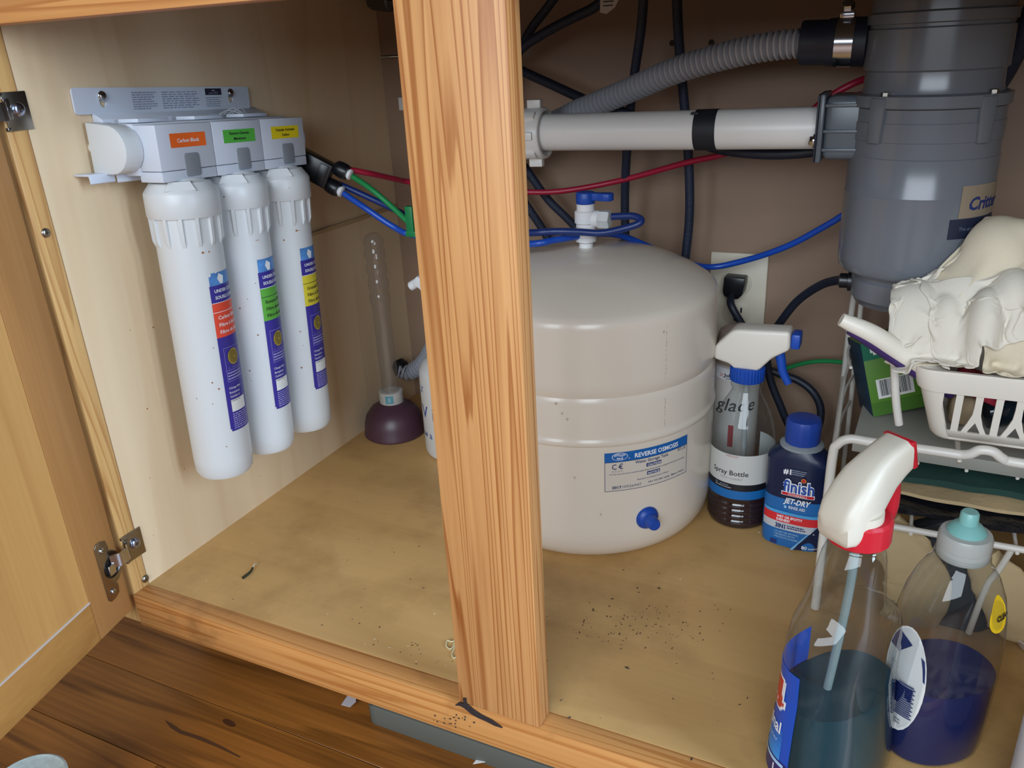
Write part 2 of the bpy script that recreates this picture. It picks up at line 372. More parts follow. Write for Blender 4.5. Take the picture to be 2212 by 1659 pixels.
# hinges
def hinge(zc):
    a = at_x(262, 1162, W)
    bm = B(); box(bm, (W, .4535, zc-.0155), (W+.0016, .4762, zc+.0155), .0006)
    box(bm, (W+.0002, .4535, zc-.006), (W+.0032, .459, zc+.0105), .0006)
    for zz in (-.0152, .0122): box(bm, (W, .4515, zc+zz), (W+.003, .4545, zc+zz+.003), .0005)
    hp = obj('hinge', bm, STEEL, cab)
    # cup plate on the door: rounded plate with two ears
    pl = [(.0150, -.0335), (.0085, -.0305), (.0070, -.0215), (.0085, -.0185), (.0045, -.0175), (-.0010, -.0125), (-.0032, -.006), (-.0032, .006), (-.0010, .0125), (.0045, .0175), (.0085, .0185), (.0070, .0215), (.0085, .0305), (.0150, .0335), (.0215, .0335), (.0245, .030), (.0245, -.030), (.0215, -.0335)]
    bm = B(); prism(bm, [dp(s, zc-.005+z, .0) for s, z in pl], n2*.0014, bev=.0004)
    obj('cup_plate', bm, STEEL, hp)
    bm = B(); c = dp(.0092, zc-.005, .0006); lathe(bm, [(.0112, 0), (.0112, .0014), (.0104, .0017), (.0094, .0009)], c, n2, 32); obj('cup', bm, [M('cup_dark_metal', '4a4c50', .3, 1)], hp)
    bm = B(); box(bm, (0, 0, 0), (.009, .0016, .011), .0004)
    for v in bm.verts: v.co = dp(.008+v.co.x, zc-.011+v.co.z, .0015+v.co.y*2)
    obj('spring', bm, CHROME, hp)
    # arm from the cup over the door edge to the plate
    bm = B(); pts = [dp(.010, zc+.001, .002), dp(.0025, zc+.001, .0085), dp(-.007, zc+.001, .0092), Vector((W+.006, .4525, zc+.002)), Vector((W+.0026, .456, zc+.002))]
    P = smooth_path(pts, 5); ring = []
    for i, p in enumerate(P):
        d = (P[min(i+1, len(P)-1)]-P[max(i-1, 0)]).normalized(); nn = d.cross(Vector((0, 0, 1))).normalized()
        ring.append([p+Vector((0, 0, s*.0072))+nn*q*.0008 for s, q in ((-1, -1), (1, -1), (1, 1), (-1, 1))])
    loft(bm, ring); bmesh.ops.recalc_face_normals(bm, faces=bm.faces); obj('arm', bm, CHROME, hp)
    screw_head('screw', (W+.0016, .4655, zc+.0015), (1, 0, 0), .0058, hp, M('zinc_screw', 'aab4d0', .2, 1))
    for zz in (-.029, .0195): screw_head('screw', dp(.0165, zc-.0005+zz, .0014), n2, .0031, hp)
hinge(.0528); hinge(.4805)

# ------------------------------------------------------------------ three stage water filter on the side wall
ca, sa = math.cos(math.radians(3.2)), math.sin(math.radians(3.2))
O = Vector((W, .5389, .4105))
def fp(u, v, w): return O + Vector((w, u*ca+v*sa, -u*sa+v*ca))
FU, FV, FW = Vector((0, ca, -sa)), Vector((0, sa, ca)), Vector((1, 0, 0))
fil = thing('water_filter', 'white three stage water filter with three upright cartridges screwed to the side wall', 'water filter', tuple(fp(.1, -.305, .05)))
def keyhole(u, v): return [(u+.0036*math.cos(a), v+.0034*math.sin(a)-.0005) for a in [math.radians(-10+200*i/10) for i in range(11)]] + [(u+.0034*math.cos(a), v-.0052+.0040*math.sin(a)) for a in [math.radians(180+180*i/10) for i in range(11)]]
bm = B()
plate(bm, rrect(-.0248, .061, .1958, .0838, .003), [keyhole(.0053, .0758), keyhole(.1675, .0768)], .0022, lambda x, y, h: fp(x, y, h+.0006))
prism(bm, [fp(-.0075, .0625, .0006), fp(-.0075, .0612, .0028), fp(-.0075, .0565, .0135), fp(-.0075, .052, .0148), fp(-.0075, .052, .0006)], FU*.212, bev=.0006)
prism(bm, [fp(-.0375, .0105, .0006), fp(-.0375, .0105, .021), fp(-.0375, .0025, .022), fp(-.0375, .0015, .0205), fp(-.0375, .0085, .0195), fp(-.0375, .0085, .0006)], FU*.026, bev=.0004)
prism(bm, [fp(-.009, .0105, .0006), fp(-.009, .0105, .021), fp(-.009, .0015, .022), fp(-.009, .0005, .0205), fp(-.009, .0085, .0195), fp(-.009, .0085, .0006)], FU*.22, bev=.0004)
obj('bracket', bm, WHITE2, fil)
bm = B(); box(bm, (0, 0, 0), (.206, .046, .043), .0012)
for v in bm.verts: v.co = fp(v.co.x-.002, v.co.y+.0062, v.co.z+.001)
for i in range(3):                       # shallow wells on top of the manifold
    u0 = .002+.0675*i
    prism(bm, [fp(u0, .0528, .022), fp(u0+.034, .0528, .022), fp(u0+.042, .0528, .0405), fp(u0+.006, .0528, .0405)], FV*.0035, bev=.0007)
obj('manifold', bm, WHITE2, fil)
bm = B(); prof = [(.006, .006), (.006, .0545)] + [(.031+.0215*math.cos(math.radians(a)), .0305+.0215*math.sin(math.radians(a))) for a in range(90, -91, -15)] + [(.020, .009), (.013, .006)]
prism(bm, [fp(-.0205, v, w_) for w_, v in prof], FU*.0195, bev=.0012)
obj('end_cap', bm, FILT, fil)
bm = B(); lathe(bm, [(.019, 0), (.019, .008), (.017, .0105), (.012, .0115)], fp(.2045, .0285, .043), FU, 28); obj('end_cap', bm, WHITE2, fil)
bm = B(); lathe(bm, [(.0035, 0), (.0035, .003), (.002, .004)], fp(-.0125, .032, .0015), -FU, 12); obj('end_pin', bm, WHITE, fil)
scr = [(.0053, .0765), (.1675, .0775)]
for u, v in scr: screw_head('screw', fp(u, v, .0028), FW, .0045, fil)
d = Decal(lambda u, v, h: fp(u, v, .0028+h))
d.lines(.0385, .068, .0795, 8, .0021, .0009, M('grey_ink', '7e86a0', .6), 1, .35)
d.lines(.074, .127, .0795, 8, .0021, .0008, M('grey_ink', '7e86a0', .6), 1, .25)
d.rect(.1315, .0757, .1545, .0822, M('badge_navy', '232338', .5), 1).text('APEC', .143, .0795, .0013, WHITEINK, 2, align='c').text('pure H2O', .143, .0768, .0022, M('badge_grey_ink', '9a9cb0', .6), 2, align='c')
d.lines(.1315, .1545, .0735, 5, .0021, .0008, M('grey_ink', '7e86a0', .6), 1, .3)
d.build('printed_plate', fil)
stick = [(ORANGE, ['Carbon Block'], WHITEINK), (GREEN, ['Reverse Osmosis', 'Membrane'], INKB), (YELLOW, ['Granular Activated', 'Carbon'], INKB)]
lab = [(REDL, ['Carbon Block', 'Filtre \u00e0 bloc de carbone', 'Filtro de bloque'], WHITEINK), (M('label_green', '5aa83c', .45), ['Reverse Osmosis', 'Filtre de osmose', 'Filtro de osmosis'], INKB), (M('label_yellow', 'd9c832', .45), ['Granular Carbon', 'Filtre \u00e0 charbon', 'Filtro de carbon'], INKB)]
for i in range(3):
    u0 = i*.0675 - .0012; uc = u0+.0345
    bm = B(); box(bm, (0, 0, 0), (.0669, .0405, .029), .0011)
    box(bm, (.0002, -.0098, .0002), (.0667, -.0004, .0288), .0009)
    for v in bm.verts: v.co = fp(v.co.x+u0+.0003, v.co.y+.0103, v.co.z+.0412)
    hd = obj('filter_head', bm, WHITE2, fil)
    bm = B(); pr = rrect(uc-.0062, .0035, uc+.0122, .0247, .003); prism(bm, [fp(x, y_, .0698) for x, y_ in pr], FW*.0012, bev=.0003); obj('release_button', bm, GREYP, hd)
    c_, t_, ink = stick[i]; s0 = (.0139, .0800, .1486)[i]; s1 = (.0567, .1238, .1915)[i]
    d = Decal(lambda u, v, h: fp(u, v, .0703+h)); d.rect(s0, .0302, s1, .0427, c_, 1)
    if len(t_) == 1: d.text(t_[0], (s0+s1)/2, .0346, .0033, ink, align='c', bold=.02)
    else: d.text(t_[0], (s0+s1)/2, .0378, .0027, ink, align='c', bold=.02).text(t_[1], (s0+s1)/2, .0327, .0027, ink, align='c', bold=.02)
    d.build('sticker', hd)
    # cartridge
    cw = .0534; bm = B(); A0 = lambda v: fp(uc, v, cw)
    lathe(bm, [(.020, .002), (.0235, -.001), (.0275, -.0015), (.0335, -.0095), (.0345, -.0115), (.0345, -.0318), (.0338, -.0328), (.0338, -.0332), (.0306, -.0335), (.0304, -.18), (.0300, -.285), (.0293, -.298), (.0265, -.3035), (.020, -.3052)], A0(0), FV, 56)
    for k in range(14):                 # grip ribs under the cap
        a = 2*math.pi*(k+.5)/14; rd = FU*math.cos(a)+FW*math.sin(a); tg = -FU*math.sin(a)+FW*math.cos(a)
        pt = lambda r_, t, v: A0(v)+rd*r_+tg*t
        rings = [[pt(.029, -s, -.033), pt(.0335, -s*.8, -.033), pt(.0335, s*.8, -.033), pt(.029, s, -.033)] for s in (.0019,)]
        rings.append([pt(.029, -.0019, -.055), pt(.0328, -.0014, -.055), pt(.0328, .0014, -.055), pt(.029, .0019, -.055)])
        rings.append([pt(.029, -.0019, -.0605), pt(.0308, -.0014, -.0605), pt(.0308, .0014, -.0605), pt(.029, .0019, -.0605)])
        loft(bm, rings)
    for aa in (134, 134+180):   # sloping lugs on the cap shoulder
        a = math.radians(aa); rd = FU*math.cos(a)+FW*math.sin(a); tg = -FU*math.sin(a)+FW*math.cos(a)
        pt = lambda r_, t, v: A0(v)+rd*r_+tg*t
        loft(bm, [[pt(.020, -.011, .0004), pt(.0272, -.0095, .0002), pt(.0272, .0095, .0002), pt(.020, .011, .0004)], [pt(.020, -.0155, -.0095), pt(.0318, -.0138, -.0076), pt(.0318, .0138, -.0076), pt(.020, .0155, -.0095)]])
    bmesh.ops.recalc_face_normals(bm, faces=bm.faces)
    ct = obj('filter_cartridge', bm, FILT, fil)
    rr = .0304
    def cyl(u, v, h, uc=uc):
        a = math.radians(111)-u/rr; r_ = .03045-.0004*max(0, (-v-.18)/.105)+h*1.6
        return A0c(uc, v)+FU*r_*math.cos(a)+FW*r_*math.sin(a)
    def A0c(uc, v): return fp(uc, v, cw)
    cc, tt, ink = lab[i]; d = Decal(cyl, .003); UW = .046; t0 = -.086 if i else -.0905
    d.rect(.0008, -.0870 if i == 0 else t0, UW, -.0995, ICE, 1)
    if i == 0: d.poly([(.0008, -.0905), (.0008, -.0870), (.011, -.0870)], WHITE, 2)
    d.rect(0, -.0995, UW, -.1165, VIOLET, 1).rect(0, -.1165, UW, -.1515, cc, 1).rect(0, -.1515, UW, -.249, VIOLET, 1).rect(.0012, -.249, UW, -.2516, VIOLET, 1)
    d.poly([(.012, -.088), (.018, -.0915), (.0165, -.0985), (.0125, -.0985), (.0095, -.093)], WHITEINK, 2)
    d.text('UNDER COUNTER', .0045, -.1065, .0031, WHITEINK, bold=.02).text('SOUSLE COMPTOIR', .0045, -.113, .0031, WHITEINK, bold=.02)
    d.rect(0, -.1168, UW, -.1163, WHITEINK, 2).rect(0, -.1262, UW, -.1257, ink, 2)
    for j, s in enumerate(tt): d.text(s, .0045, -.1332-.0073*j, .0036, ink, bold=.01)
    d.frame(.0045, -.1985, .029, -.163, .0004, M('label_line', '8f88c8', .5), 2)
    d.rect(.0045, -.187, .029, -.1866, M('label_line', '8f88c8', .5), 2)
    d.poly(ell(.0155, -.1735, .0075, .0085, 24), GOLD, 3).poly(ell(.0155, -.1735, .0058, .0068, 24), M('seal_dark_gold', '7d6a28', .4), 4).poly([(.0125, -.172), (.0185, -.1735), (.016, -.176), (.0145, -.1735)], GOLD, 5)
    d.text('C    Component', .0075, -.1853, .0018, M('label_line', '8f88c8', .5))
    d.lines(.0055, .028, -.189, 3, .003, .0013, M('label_line2', 'a8a3d2', .5))
    d.text('Change filter', .0045, -.2065, .0022, WHITEINK).text('Remplacez', .0045, -.2112, .0022, WHITEINK).text('Cambie el', .0045, -.2155, .0022, WHITEINK)
    d.rect(.0045, -.231, .025, -.218, PAPER, 2).text('Installation date', .0052, -.2197, .0013, INKB, 3)
    d.lines(.0045, .034, -.233, 8, .0022, .0009, M('label_line2', 'a8a3d2', .5))
    d.build('label', ct)
    # rust spots
    bm = B()
    for _ in range(9):
        a = math.radians(random.uniform(100, 170)); v = random.uniform(-.27, -.05)
        if math.degrees(a) < 114: v = -.066
        r_ = .0308 if v < -.062 else .0348
        rd = FU*math.cos(a)+FW*math.sin(a); tg = -FU*math.sin(a)+FW*math.cos(a); s = random.uniform(.0004, .0011)
        lathe(bm, [(s, 0), (s*.6, .0003)], A0c(uc, v)+rd*r_ if v < -.062 else A0c(uc, -.02)+rd*.0345, rd, 7)
    o = obj('rust_spot', bm, RUST, ct); o['kind'] = 'stuff'
# thin loose ties lying on the manifold
bm = B()
for q in range(4): tube(bm, [fp(.125+.006*q, .0565, .025), fp(.135+.006*q, .060+.002*(q % 2), .028), fp(.147+.005*q, .0568, .033-.002*q)], .0005, 6)
obj('cable_tie', bm, M('clear_tie', 'c9ccd2', .4), fil)
# black tube connector block
cn = thing('tube_connector', 'black plastic tube connector block beside the last filter cartridge', 'connector', tuple(at(690, 400, .765)))
c0 = at(640, 345, .755); c1 = at(714, 382, .77); dx = (c1-c0).normalized(); dz = Vector((0, 0, 1)); dz = (dz-dx*dz.dot(dx)).normalized(); dy = dz.cross(dx)
bm = B(); prism(bm, [c0+dz*.0155-dy*.010, c1+dz*.0145-dy*.010, c1-dz*.0145-dy*.010, c0-dz*.0125-dy*.010], dy*.022, bev=.002)
prism(bm, [c1+dz*.012-dy*.0115-dx*.014, c1+dz*.012-dy*.0115-dx*.004, c1-dz*.012-dy*.0115-dx*.004, c1-dz*.012-dy*.0115-dx*.014], dy*.003, bev=.0006)
obj('body', bm, BLACKP, cn)
TE = []
for q, e in (((741, 369), (756, 377)), ((721, 405), (737, 414))):
    a = at(*q, .772); b_ = at(*e, .7735); ax = (b_-a).normalized()
    bm = B(); lathe(bm, [(.0055, -.011), (.0085, -.008), (.0092, -.003), (.0092, .003), (.0082, .006)], a, ax, 20); obj('fitting', bm, BLACKP, cn)
    bm = B(); lathe(bm, [(.004, -.004), (.0062, -.0012), (.0062, .0012), (.0045, .002)], b_, ax, 18); obj('collar', bm, WHITE, cn); TE.append((b_, ax))

# ------------------------------------------------------------------ tubes and hoses
def hose(name, pts, r, mt, label, cat, n=12, sub=8, rf=None, parts=None):
    P = [at(*p) if p[0] > 3 else Vector(p) for p in pts]
    bm = B(); tube(bm, P, r, n, sub=sub, rf=rf)
    lo = min(P, key=lambda q: q.z)
    return tag(obj(name, bm, mt, loc=tuple(lo)), label, cat)
hose('water_tube', [(752, 366, .777), (800, 375, .80), (850, 386, .84), (890, 394, .87), (1010, 410, .90), (1140, 415, .92), (1220, 412, .93), (1340, 390, .94), (1480, 352, .93), (1560, 334, .92), (1680, 295, .905), (1780, 218, .90), (1840, 182, .90), (1900, 160, .91)], .0034, REDT, 'thin red water tube running from the black connector across the back', 'tube')
hose('water_tube', [(757, 378, .775), (800, 407, .79), (845, 445, .80), (880, 478, .81), (905, 500, .82), (940, 515, .84)], .0033, GREENT, 'thin green water tube leaving the black connector beside the filter', 'tube')
hose('water_tube', [(738, 415, .775), (790, 450, .79), (850, 490, .80), (893, 508, .81), (1000, 520, .80), (1140, 527, .765), (1200, 518, .775), (1245, 511, .795), (1290, 505, .822), (1345, 510, .86), (1430, 545, .90), (1520, 576, .955), (1600, 565, .965), (1700, 532, .955), (1790, 484, .945), (1830, 460, .94), (1900, 430, .93)], .0036, BLUET, 'blue water tube from lower connector fitting passing behind the tank valve to the disposal', 'tube')
hose('water_tube', [(712, 390, .778), (760, 410, .79), (840, 447, .81), (885, 470, .83), (960, 520, .84), (1060, 505, .80), (1145, 503, .77), (1200, 500, .772), (1250, 501, .777), (1300, 503, .785), (1350, 493, .795), (1380, 483, .80), (1384, 474, .803), (1368, 467, .805), (1345, 467, .805), (1322, 468, .805)], .0037, BLUED, 'dark blue water tube looping round the valve on the white tank', 'tube')
bm = B(); g0 = at(886, 478, .81); box(bm, g0+Vector((-.004, -.004, -.018)), g0+Vector((.006, .004, .018)), .001); box(bm, g0+Vector((-.006, -.0045, -.018)), g0+Vector((.012, .0045, -.011)), .001)
tag(obj('tube_clip', bm, M('green_clip', '1c7a45', .4), loc=tuple(g0)), 'small green tube clip just left of the wooden centre post', 'clip')
hose('supply_hose', [(1392, -30, .90), (1385, 60, .905), (1372, 150, .915), (1361, 240, .925), (1354, 330, .93), (1350, 420, .95), (1351, 515, .96), (1353, 640, .965)], .0052, HOSE, 'black braided hose hanging upright, left of the two behind the white pipe', 'hose')
hose('supply_hose', [(1461, -30, .92), (1466, 80, .925), (1474, 180, .935), (1482, 270, .94), (1489, 380, .945), (1489, 470, .95), (1481, 555, .955), (1470, 660, .96)], .0054, HOSE, 'black braided hose hanging upright, right of the two behind the white pipe', 'hose')
hose('rubber_hose', [(2275, -60, .90), (2222, 40, .905), (2196, 110, .915), (2150, 190, .93), (2080, 260, .945)], .0085, HOSE, 'thick dark hose at the right edge behind the disposal', 'hose')
hose('rubber_hose', [(940, 40, 1.004), (985, 70, .98), (1040, 108, .955), (1125, 152, .94), (1190, 182, .93), (1270, 218, .915), (1340, 240, .905), (1450, 285, .90), (1540, 318, .895), (1600, 329, .885), (1680, 333, .88), (1760, 327, .88), (1830, 315, .89)], .0055, BLACK, 'smooth black hose slanting from the post and sagging below the white pipe', 'hose')
hose('supply_hose', [(1215, -30, .95), (1180, 20, .955), (1148, 62, .96), (1120, 115, .96), (1085, 190, .955), (1080, 280, .955), (1140, 370, .955), (1185, 432, .965), (1238, 485, .975), (1300, 560, .98)], .0053, HOSE, 'black braided hose behind the post, upper one slanting down left of the tank valve', 'hose')
hose('supply_hose', [(1330, -25, .92), (1285, 15, .925), (1225, 45, .93), (1165, 78, .935), (1120, 112, .94), (1068, 185, .945), (1065, 290, .965), (1095, 375, .975), (1135, 440, .975), (1175, 500, .985), (1215, 580, .99)], .0055, HOSE, 'black braided hose with a white paper tag curving down behind the post', 'hose')
# paper tag on the hose
tg = at(1322, 5, .915); bm = B(); pts = [at(1297, -25, .912), at(1296, 27, .912), at(1310, 30, .911), at(1328, 16, .911), at(1348, -25, .912)]
prism(bm, pts, (0, .0006, 0)); t = tag(obj('paper_tag', bm, M('tag_paper', 'c9c7c6', .7), loc=tuple(tg)), 'white paper tag with small print hanging on a black hose at the top', 'tag')
pv, pu = at(1297, -25, .9115), at(1297, 27, .9115)
d = Decal(lambda u, v, h: at(1303, 20, .9113-h)+Vector((u, 0, v))); d.lines(0, .012, .016, 4, .004, .0014, INKB, 1).build('print', t)
# corrugated dishwasher hose
def corr(f, i): return (.0131, .0131, .0112, .0094)[i % 4]
P = [at(*p) for p in ((1738, 93, .832), (1690, 97, .835), (1620, 108, .84), (1520, 133, .85), (1440, 160, .86), (1360, 195, .875), (1300, 220, .885), (1230, 250, .895), (1150, 300, .91), (1050, 430, .945), (980, 620, .965), (930, 760, .968), (890, 802, .962), (862, 800, .955))]
path = smooth_path(P, 16); L_ = 0; res = [path[0]]
acc = 0
for a, b_ in zip(path, path[1:]):            # even spacing so the ridges are regular
    seg = (b_-a).length; pos = 0
    while acc+seg-pos >= .00145:
        stp = .00145-acc; pos += stp; res.append(a+(b_-a)*(pos/seg)); acc = 0
    acc += seg-pos
dh = thing('drain_hose', 'grey corrugated drain hose arching from the disposal to the back corner', 'hose', tuple(res[-1]))
bm = B(); tube(bm, res, .012, 18, sub=1, rf=corr); obj('corrugated_tube', bm, CORR, dh)
bm = B(); lathe(bm, [(.012, -.010), (.0128, -.008), (.0128, .004), (.007, .012)], res[-1]+Vector((0, .004, .004)), (-.4, .1, .8), 18); obj('end_fitting', bm, BLACKP, dh)
ja, jb = at(1730, 93, .832), at(1876, 90, .832); ax = (jb-ja).normalized(); Lj = (jb-ja).length
bm = B(); lathe(bm, [(.012, 0), (.0185, .0002), (.019, .002), (.019, .022), (.0200, .024), (.0205, Lj*.72), (.0205, Lj-.001), (.015, Lj)], ja, ax, 32); jn = obj('rubber_coupling', bm, BLACK, dh)
bm = B(); lathe(bm, [(.0206, -.0075), (.0213, -.0075), (.0213, .0075), (.0206, .0075)], ja+ax*Lj*.665, ax, 36, cap0=False, cap1=False); cl = obj('hose_clamp', bm, CHROME, jn)
bm = B(); c = ja+ax*Lj*.67+Vector((0, -.004, .0225)); box(bm, c+Vector((-.006, -.006, -.003)), c+Vector((.006, .006, .003)), .001); lathe(bm, [(.0055, 0), (.0055, .005), (.0035, .0055)], c+Vector((0, -.004, .005)), (0, -.6, .8), 6); obj('clamp_screw', bm, CHROME, jn)

# ------------------------------------------------------------------ white drain pipe
PY = .83
pz = at(1600, 280, PY).z-.001; xa, xb = at(1165, 290, PY).x, at(1783, 275, PY).x
pp = thing('drain_pipe', 'white plastic drain pipe with a black tape band running to the disposal', 'pipe', (-.24, PY, pz-.019))
bm = B(); A_, B_ = Vector((xa-.03, PY, at(1180, 287, PY).z)), Vector((xb+.004, PY, at(1780, 276, PY).z)); ax = (B_-A_).normalized(); L_ = (B_-A_).length
lathe(bm, [(.0188, 0), (.0188, L_)], A_, ax, 40); obj('pipe', bm, PVC, pp)
bm = B(); lathe(bm, [(.018, -.022), (.0260, -.021), (.0268, -.019), (.0268, 0), (.0256, .0025), (.0232, .003), (.0222, .001), (.0222, -.006), (.0190, -.006)], Vector((at(1168, 290, PY).x+.004, PY, at(1168, 288, PY).z)), ax, 40)
nc = Vector((at(1168, 290, PY).x+.004, PY, at(1168, 288, PY).z))
for k in range(8):
    a = 2*math.pi*k/8; rd = Vector((0, math.cos(a), math.sin(a))); tgv = Vector((0, -math.sin(a), math.cos(a))); big = k % 4 == 2
    ht = .0345 if big else .0295; q = nc+rd*.0252-ax*.006
    prism(bm, [q-tgv*.0045-ax*.011, q+tgv*.0045-ax*.011, q+tgv*.004+ax*.004, q-tgv*.004+ax*.004], rd*(ht-.0252), bev=.0008)
obj('slip_nut', bm, PVC, pp)
t0, t1 = at(1505, 280, PY).x, at(1552, 280, PY).x
bm = B(); lathe(bm, [(.0189, t0), (.01945, t0), (.01945, t1), (.0189, t1)], A_-ax*A_.x/ax.x, ax, 40, cap0=False, cap1=False)
bmesh.ops.translate(bm, vec=(0, 0, 0), verts=bm.verts)
q = A_+ax*((t0-A_.x)/ax.x)+Vector((0, -.0105, .0165)); box(bm, q+Vector((-.003, -.004, -.001)), q+Vector((.004, .004, .0012)), .0003)
obj('tape_band', bm, M('black_tape', '191c24', .6), pp)

# ------------------------------------------------------------------ garbage disposal
DX, DY = .0035, .83
gd = thing('garbage_disposal', 'big grey garbage disposal hanging at the upper right', 'garbage disposal', (DX, DY, .262))
cD = (DX, DY, 0)
bm = B(); lathe(bm, [(.045, .298), (.0575, .3005), (.0605, .304), (.0615, .312), (.0618, .372), (.0619, .3725), (.0613, .3735), (.0612, .405), (.0605, .4055), (.0605, .4185), (.0612, .419), (.0612, .434), (.0605, .4345), (.0605, .445)], cD, n=72)
bd = obj('body', bm, DISP, gd)
bm = B(); lathe(bm, [(.0605, .4452), (.0632, .4465), (.0632, .4555), (.0605, .4562), (.0575, .457)], cD, n=72)
for a in (-47, -128, 40, 130):     # clamp lugs hanging on the flange
    t = math.radians(a); rd = Vector((math.cos(t), math.sin(t), 0)); tn = Vector((-math.sin(t), math.cos(t), 0)); q = Vector(cD)+rd*.060
    prism(bm, [q-tn*.0075+Vector((0, 0, .4545)), q+tn*.0075+Vector((0, 0, .4545)), q+tn*.0055+Vector((0, 0, .418)), q-tn*.0055+Vector((0, 0, .418))], rd*.0045, bev=.001)
obj('flange', bm, DISP, gd)
bm = B(); lathe(bm, [(.0560, .4568), (.0548, .462), (.0545, .474), (.0568, .4755), (.0568, .507), (.0550, .5082), (.0550, .5105), (.0575, .5115), (.0575, .519), (.0548, .5205), (.0545, .56), (.05, .596)], cD, n=72); obj('upper_housing', bm, DISP, gd)
bm = B(); lathe(bm, [(.030, .2655), (.042, .267), (.0445, .272), (.0465, .2735), (.047, .291), (.0455, .2925), (.046, .2985)], cD, n=64); obj('bottom_cap', bm, DISP, gd)
for a in (-125, -40):
    t = math.radians(a); c = Vector(cD)+Vector((math.cos(t)*.0595, math.sin(t)*.0595, .456)); bm = B(); lathe(bm, [(.0035, 0), (.0035, .0028), (.002, .0035)], c, n=6); obj('bolt', bm, STEEL, gd)
# outlet elbow box with flange towards the white pipe
e0 = at(1775, 265, PY); bm = B()
box(bm, (e0.x-.0005, PY-.028, .398), (e0.x+.0045, PY+.028, .4575), .002); box(bm, (e0.x+.0045, PY-.0255, .4005), (DX-.045, PY+.0255, .4555), .006, seg=3)
for zz in (.408, .424, .446): box(bm, (e0.x+.0045, PY-.0275, zz), (DX-.040, PY-.023, zz+.003), .0008)
el = obj('outlet_elbow', bm, M('elbow_grey', '5a626a', .3), gd)
bm = B(); box(bm, (e0.x-.0022, PY-.0275, .3985), (e0.x-.0006, PY+.0275, .457), .0006); obj('gasket', bm, BLACK, el)
c = at(1768, 281, PY-.027); bm = B(); lathe(bm, [(.0045, 0), (.0045, .004), (.0035, .0048)], Vector((e0.x-.0022, PY-.0245, .4175)), (-1, 0, 0), 6); lathe(bm, [(.0062, -.0002), (.0062, .001)], Vector((e0.x-.0022, PY-.0245, .4175)), (-1, 0, 0), 18); obj('bolt', bm, CHROME, el)
# printed label on the body
def dl(u, v, h): a = math.radians(-57)+u/.062; r_ = .0619+h*1.5; return Vector((DX+r_*math.cos(a), DY+r_*math.sin(a), v))
d = Decal(dl, .004); d.rect(0, .357, .05, .384, M('label_brown_grey', '8b7d6a', .5), 1).text('Critter', .0075, .3635, .0105, INK, bold=.03, shear=.2)
d.build('label', bd)
d = Decal(dl, .004); d.rect(-.007, .3395, .05, .3565, M('label_dark_navy', '1d2338', .5), 1).text('The quiet one', .002, .3465, .003, M('label_dim_ink', '6a7086', .6))
d.build('label', bd)

# ------------------------------------------------------------------ storage tank
TX_, TY = -.3077, .805; TR = .1405
tk = thing('storage_tank', 'cream white steel water storage tank with blue and white label', 'water tank', (TX_, TY, 0))
bm = B()
prof = [(.118, 0), (.124, .0015), (.1315, .0075), (.1375, .018), (.1402, .031), (TR, .040), (TR, .1388), (.1416, .1402), (.1419, .1425), (.1416, .145), (TR, .1464), (.1402, .150), (.1404, .181), (.1394, .1875), (.1381, .1905), (.1390, .1935), (.1404, .1985), (TR, .205), (TR, .2585), (.1399, .2640), (.1380, .2685), (.1335, .2725), (.120, .2815), (.098, .2925), (.075, .2998), (.05, .305), (.025, .3075), (.0125, .308)]
lathe(bm, prof, (TX_, TY, 0), n=128); tb = obj('body', bm, CREAM, tk)
def tc(u, v, h): a = math.radians(-63)+u/TR; r_ = TR+h*1.4+.0001; return Vector((TX_+r_*math.cos(a), TY+r_*math.sin(a), v))
d = Decal(tc, .003); LW, v0, v1 = .0972, .0885, .1323
d.rect(0, v0, LW, v1, M('label_cream', 'd9d0c4', .35), 1).rect(0, v1-.0105, LW, v1, LBLUE, 2).frame(0, v0, LW, v1-.0105, .0005, INK, 2)
d.text('REVERSE OSMOSIS', .031, .1243, .0048, WHITEINK, 3, width=.052, bold=.03)
d.poly(ell(.0155, .1275, .0082, .0042), WHITEINK, 3).poly(ell(.0155, .1275, .0076, .0037), LBLUE, 4)
for j in range(3): d.poly([(.0095, .1283+.0009*j), (.013, .1293+.0009*j), (.017, .1281+.0009*j), (.021, .1291+.0009*j), (.021, .1287+.0009*j), (.017, .1277+.0009*j), (.013, .1289+.0009*j), (.0095, .1279+.0009*j)], WHITEINK, 5)
d.text('PA-E', .0155, .1246, .0022, WHITEINK, 5, align='c', bold=.04).text('\u00ae', .0243, .1243, .0016, WHITEINK, 5)
d.text('Water Storage Tank', .0315, .1172, .0033, INK, 3, width=.0385, bold=.01).text('RO-132', .0825, .1178, .0035, INK, 3, shear=.25, width=.0115)
d.text('C', .0075, .1135, .0058, INK, 3, width=.0046, bold=.01).text('\u20ac', .0142, .1135, .0058, INK, 3, width=.0046, bold=.01).text('0 0 3 5', .0077, .1101, .0019, M('grey_print', '8a8a90', .6), 3, width=.0105)
d.rect(.0440, .1110, .0615, .1150, INK, 2).text('CAUTION', .05275, .1118, .0025, WHITEINK, 4, align='c', width=.0155, bold=.02)
d.text('The valve cap must not be removed except authorised personnel to complete of the pressure with using', .0045, .1073, .0014, INK, 3, width=.088, bold=.005)
d.rect(.0447, .1016, .0600, .1056, INK, 2).text('NOTICE', .0523, .1024, .0025, WHITEINK, 4, align='c', width=.0135, bold=.02)
d.text('Maximum working pressure 100 psi', .0335, .0979, .0016, INK, 3, width=.037)
d.text('2017', .0075, .0913, .0029, INK, 3, width=.0098, bold=.03).text('/0926947', .0180, .0913, .0029, M('grey_print2', '5a6078', .6), 3, width=.0205)
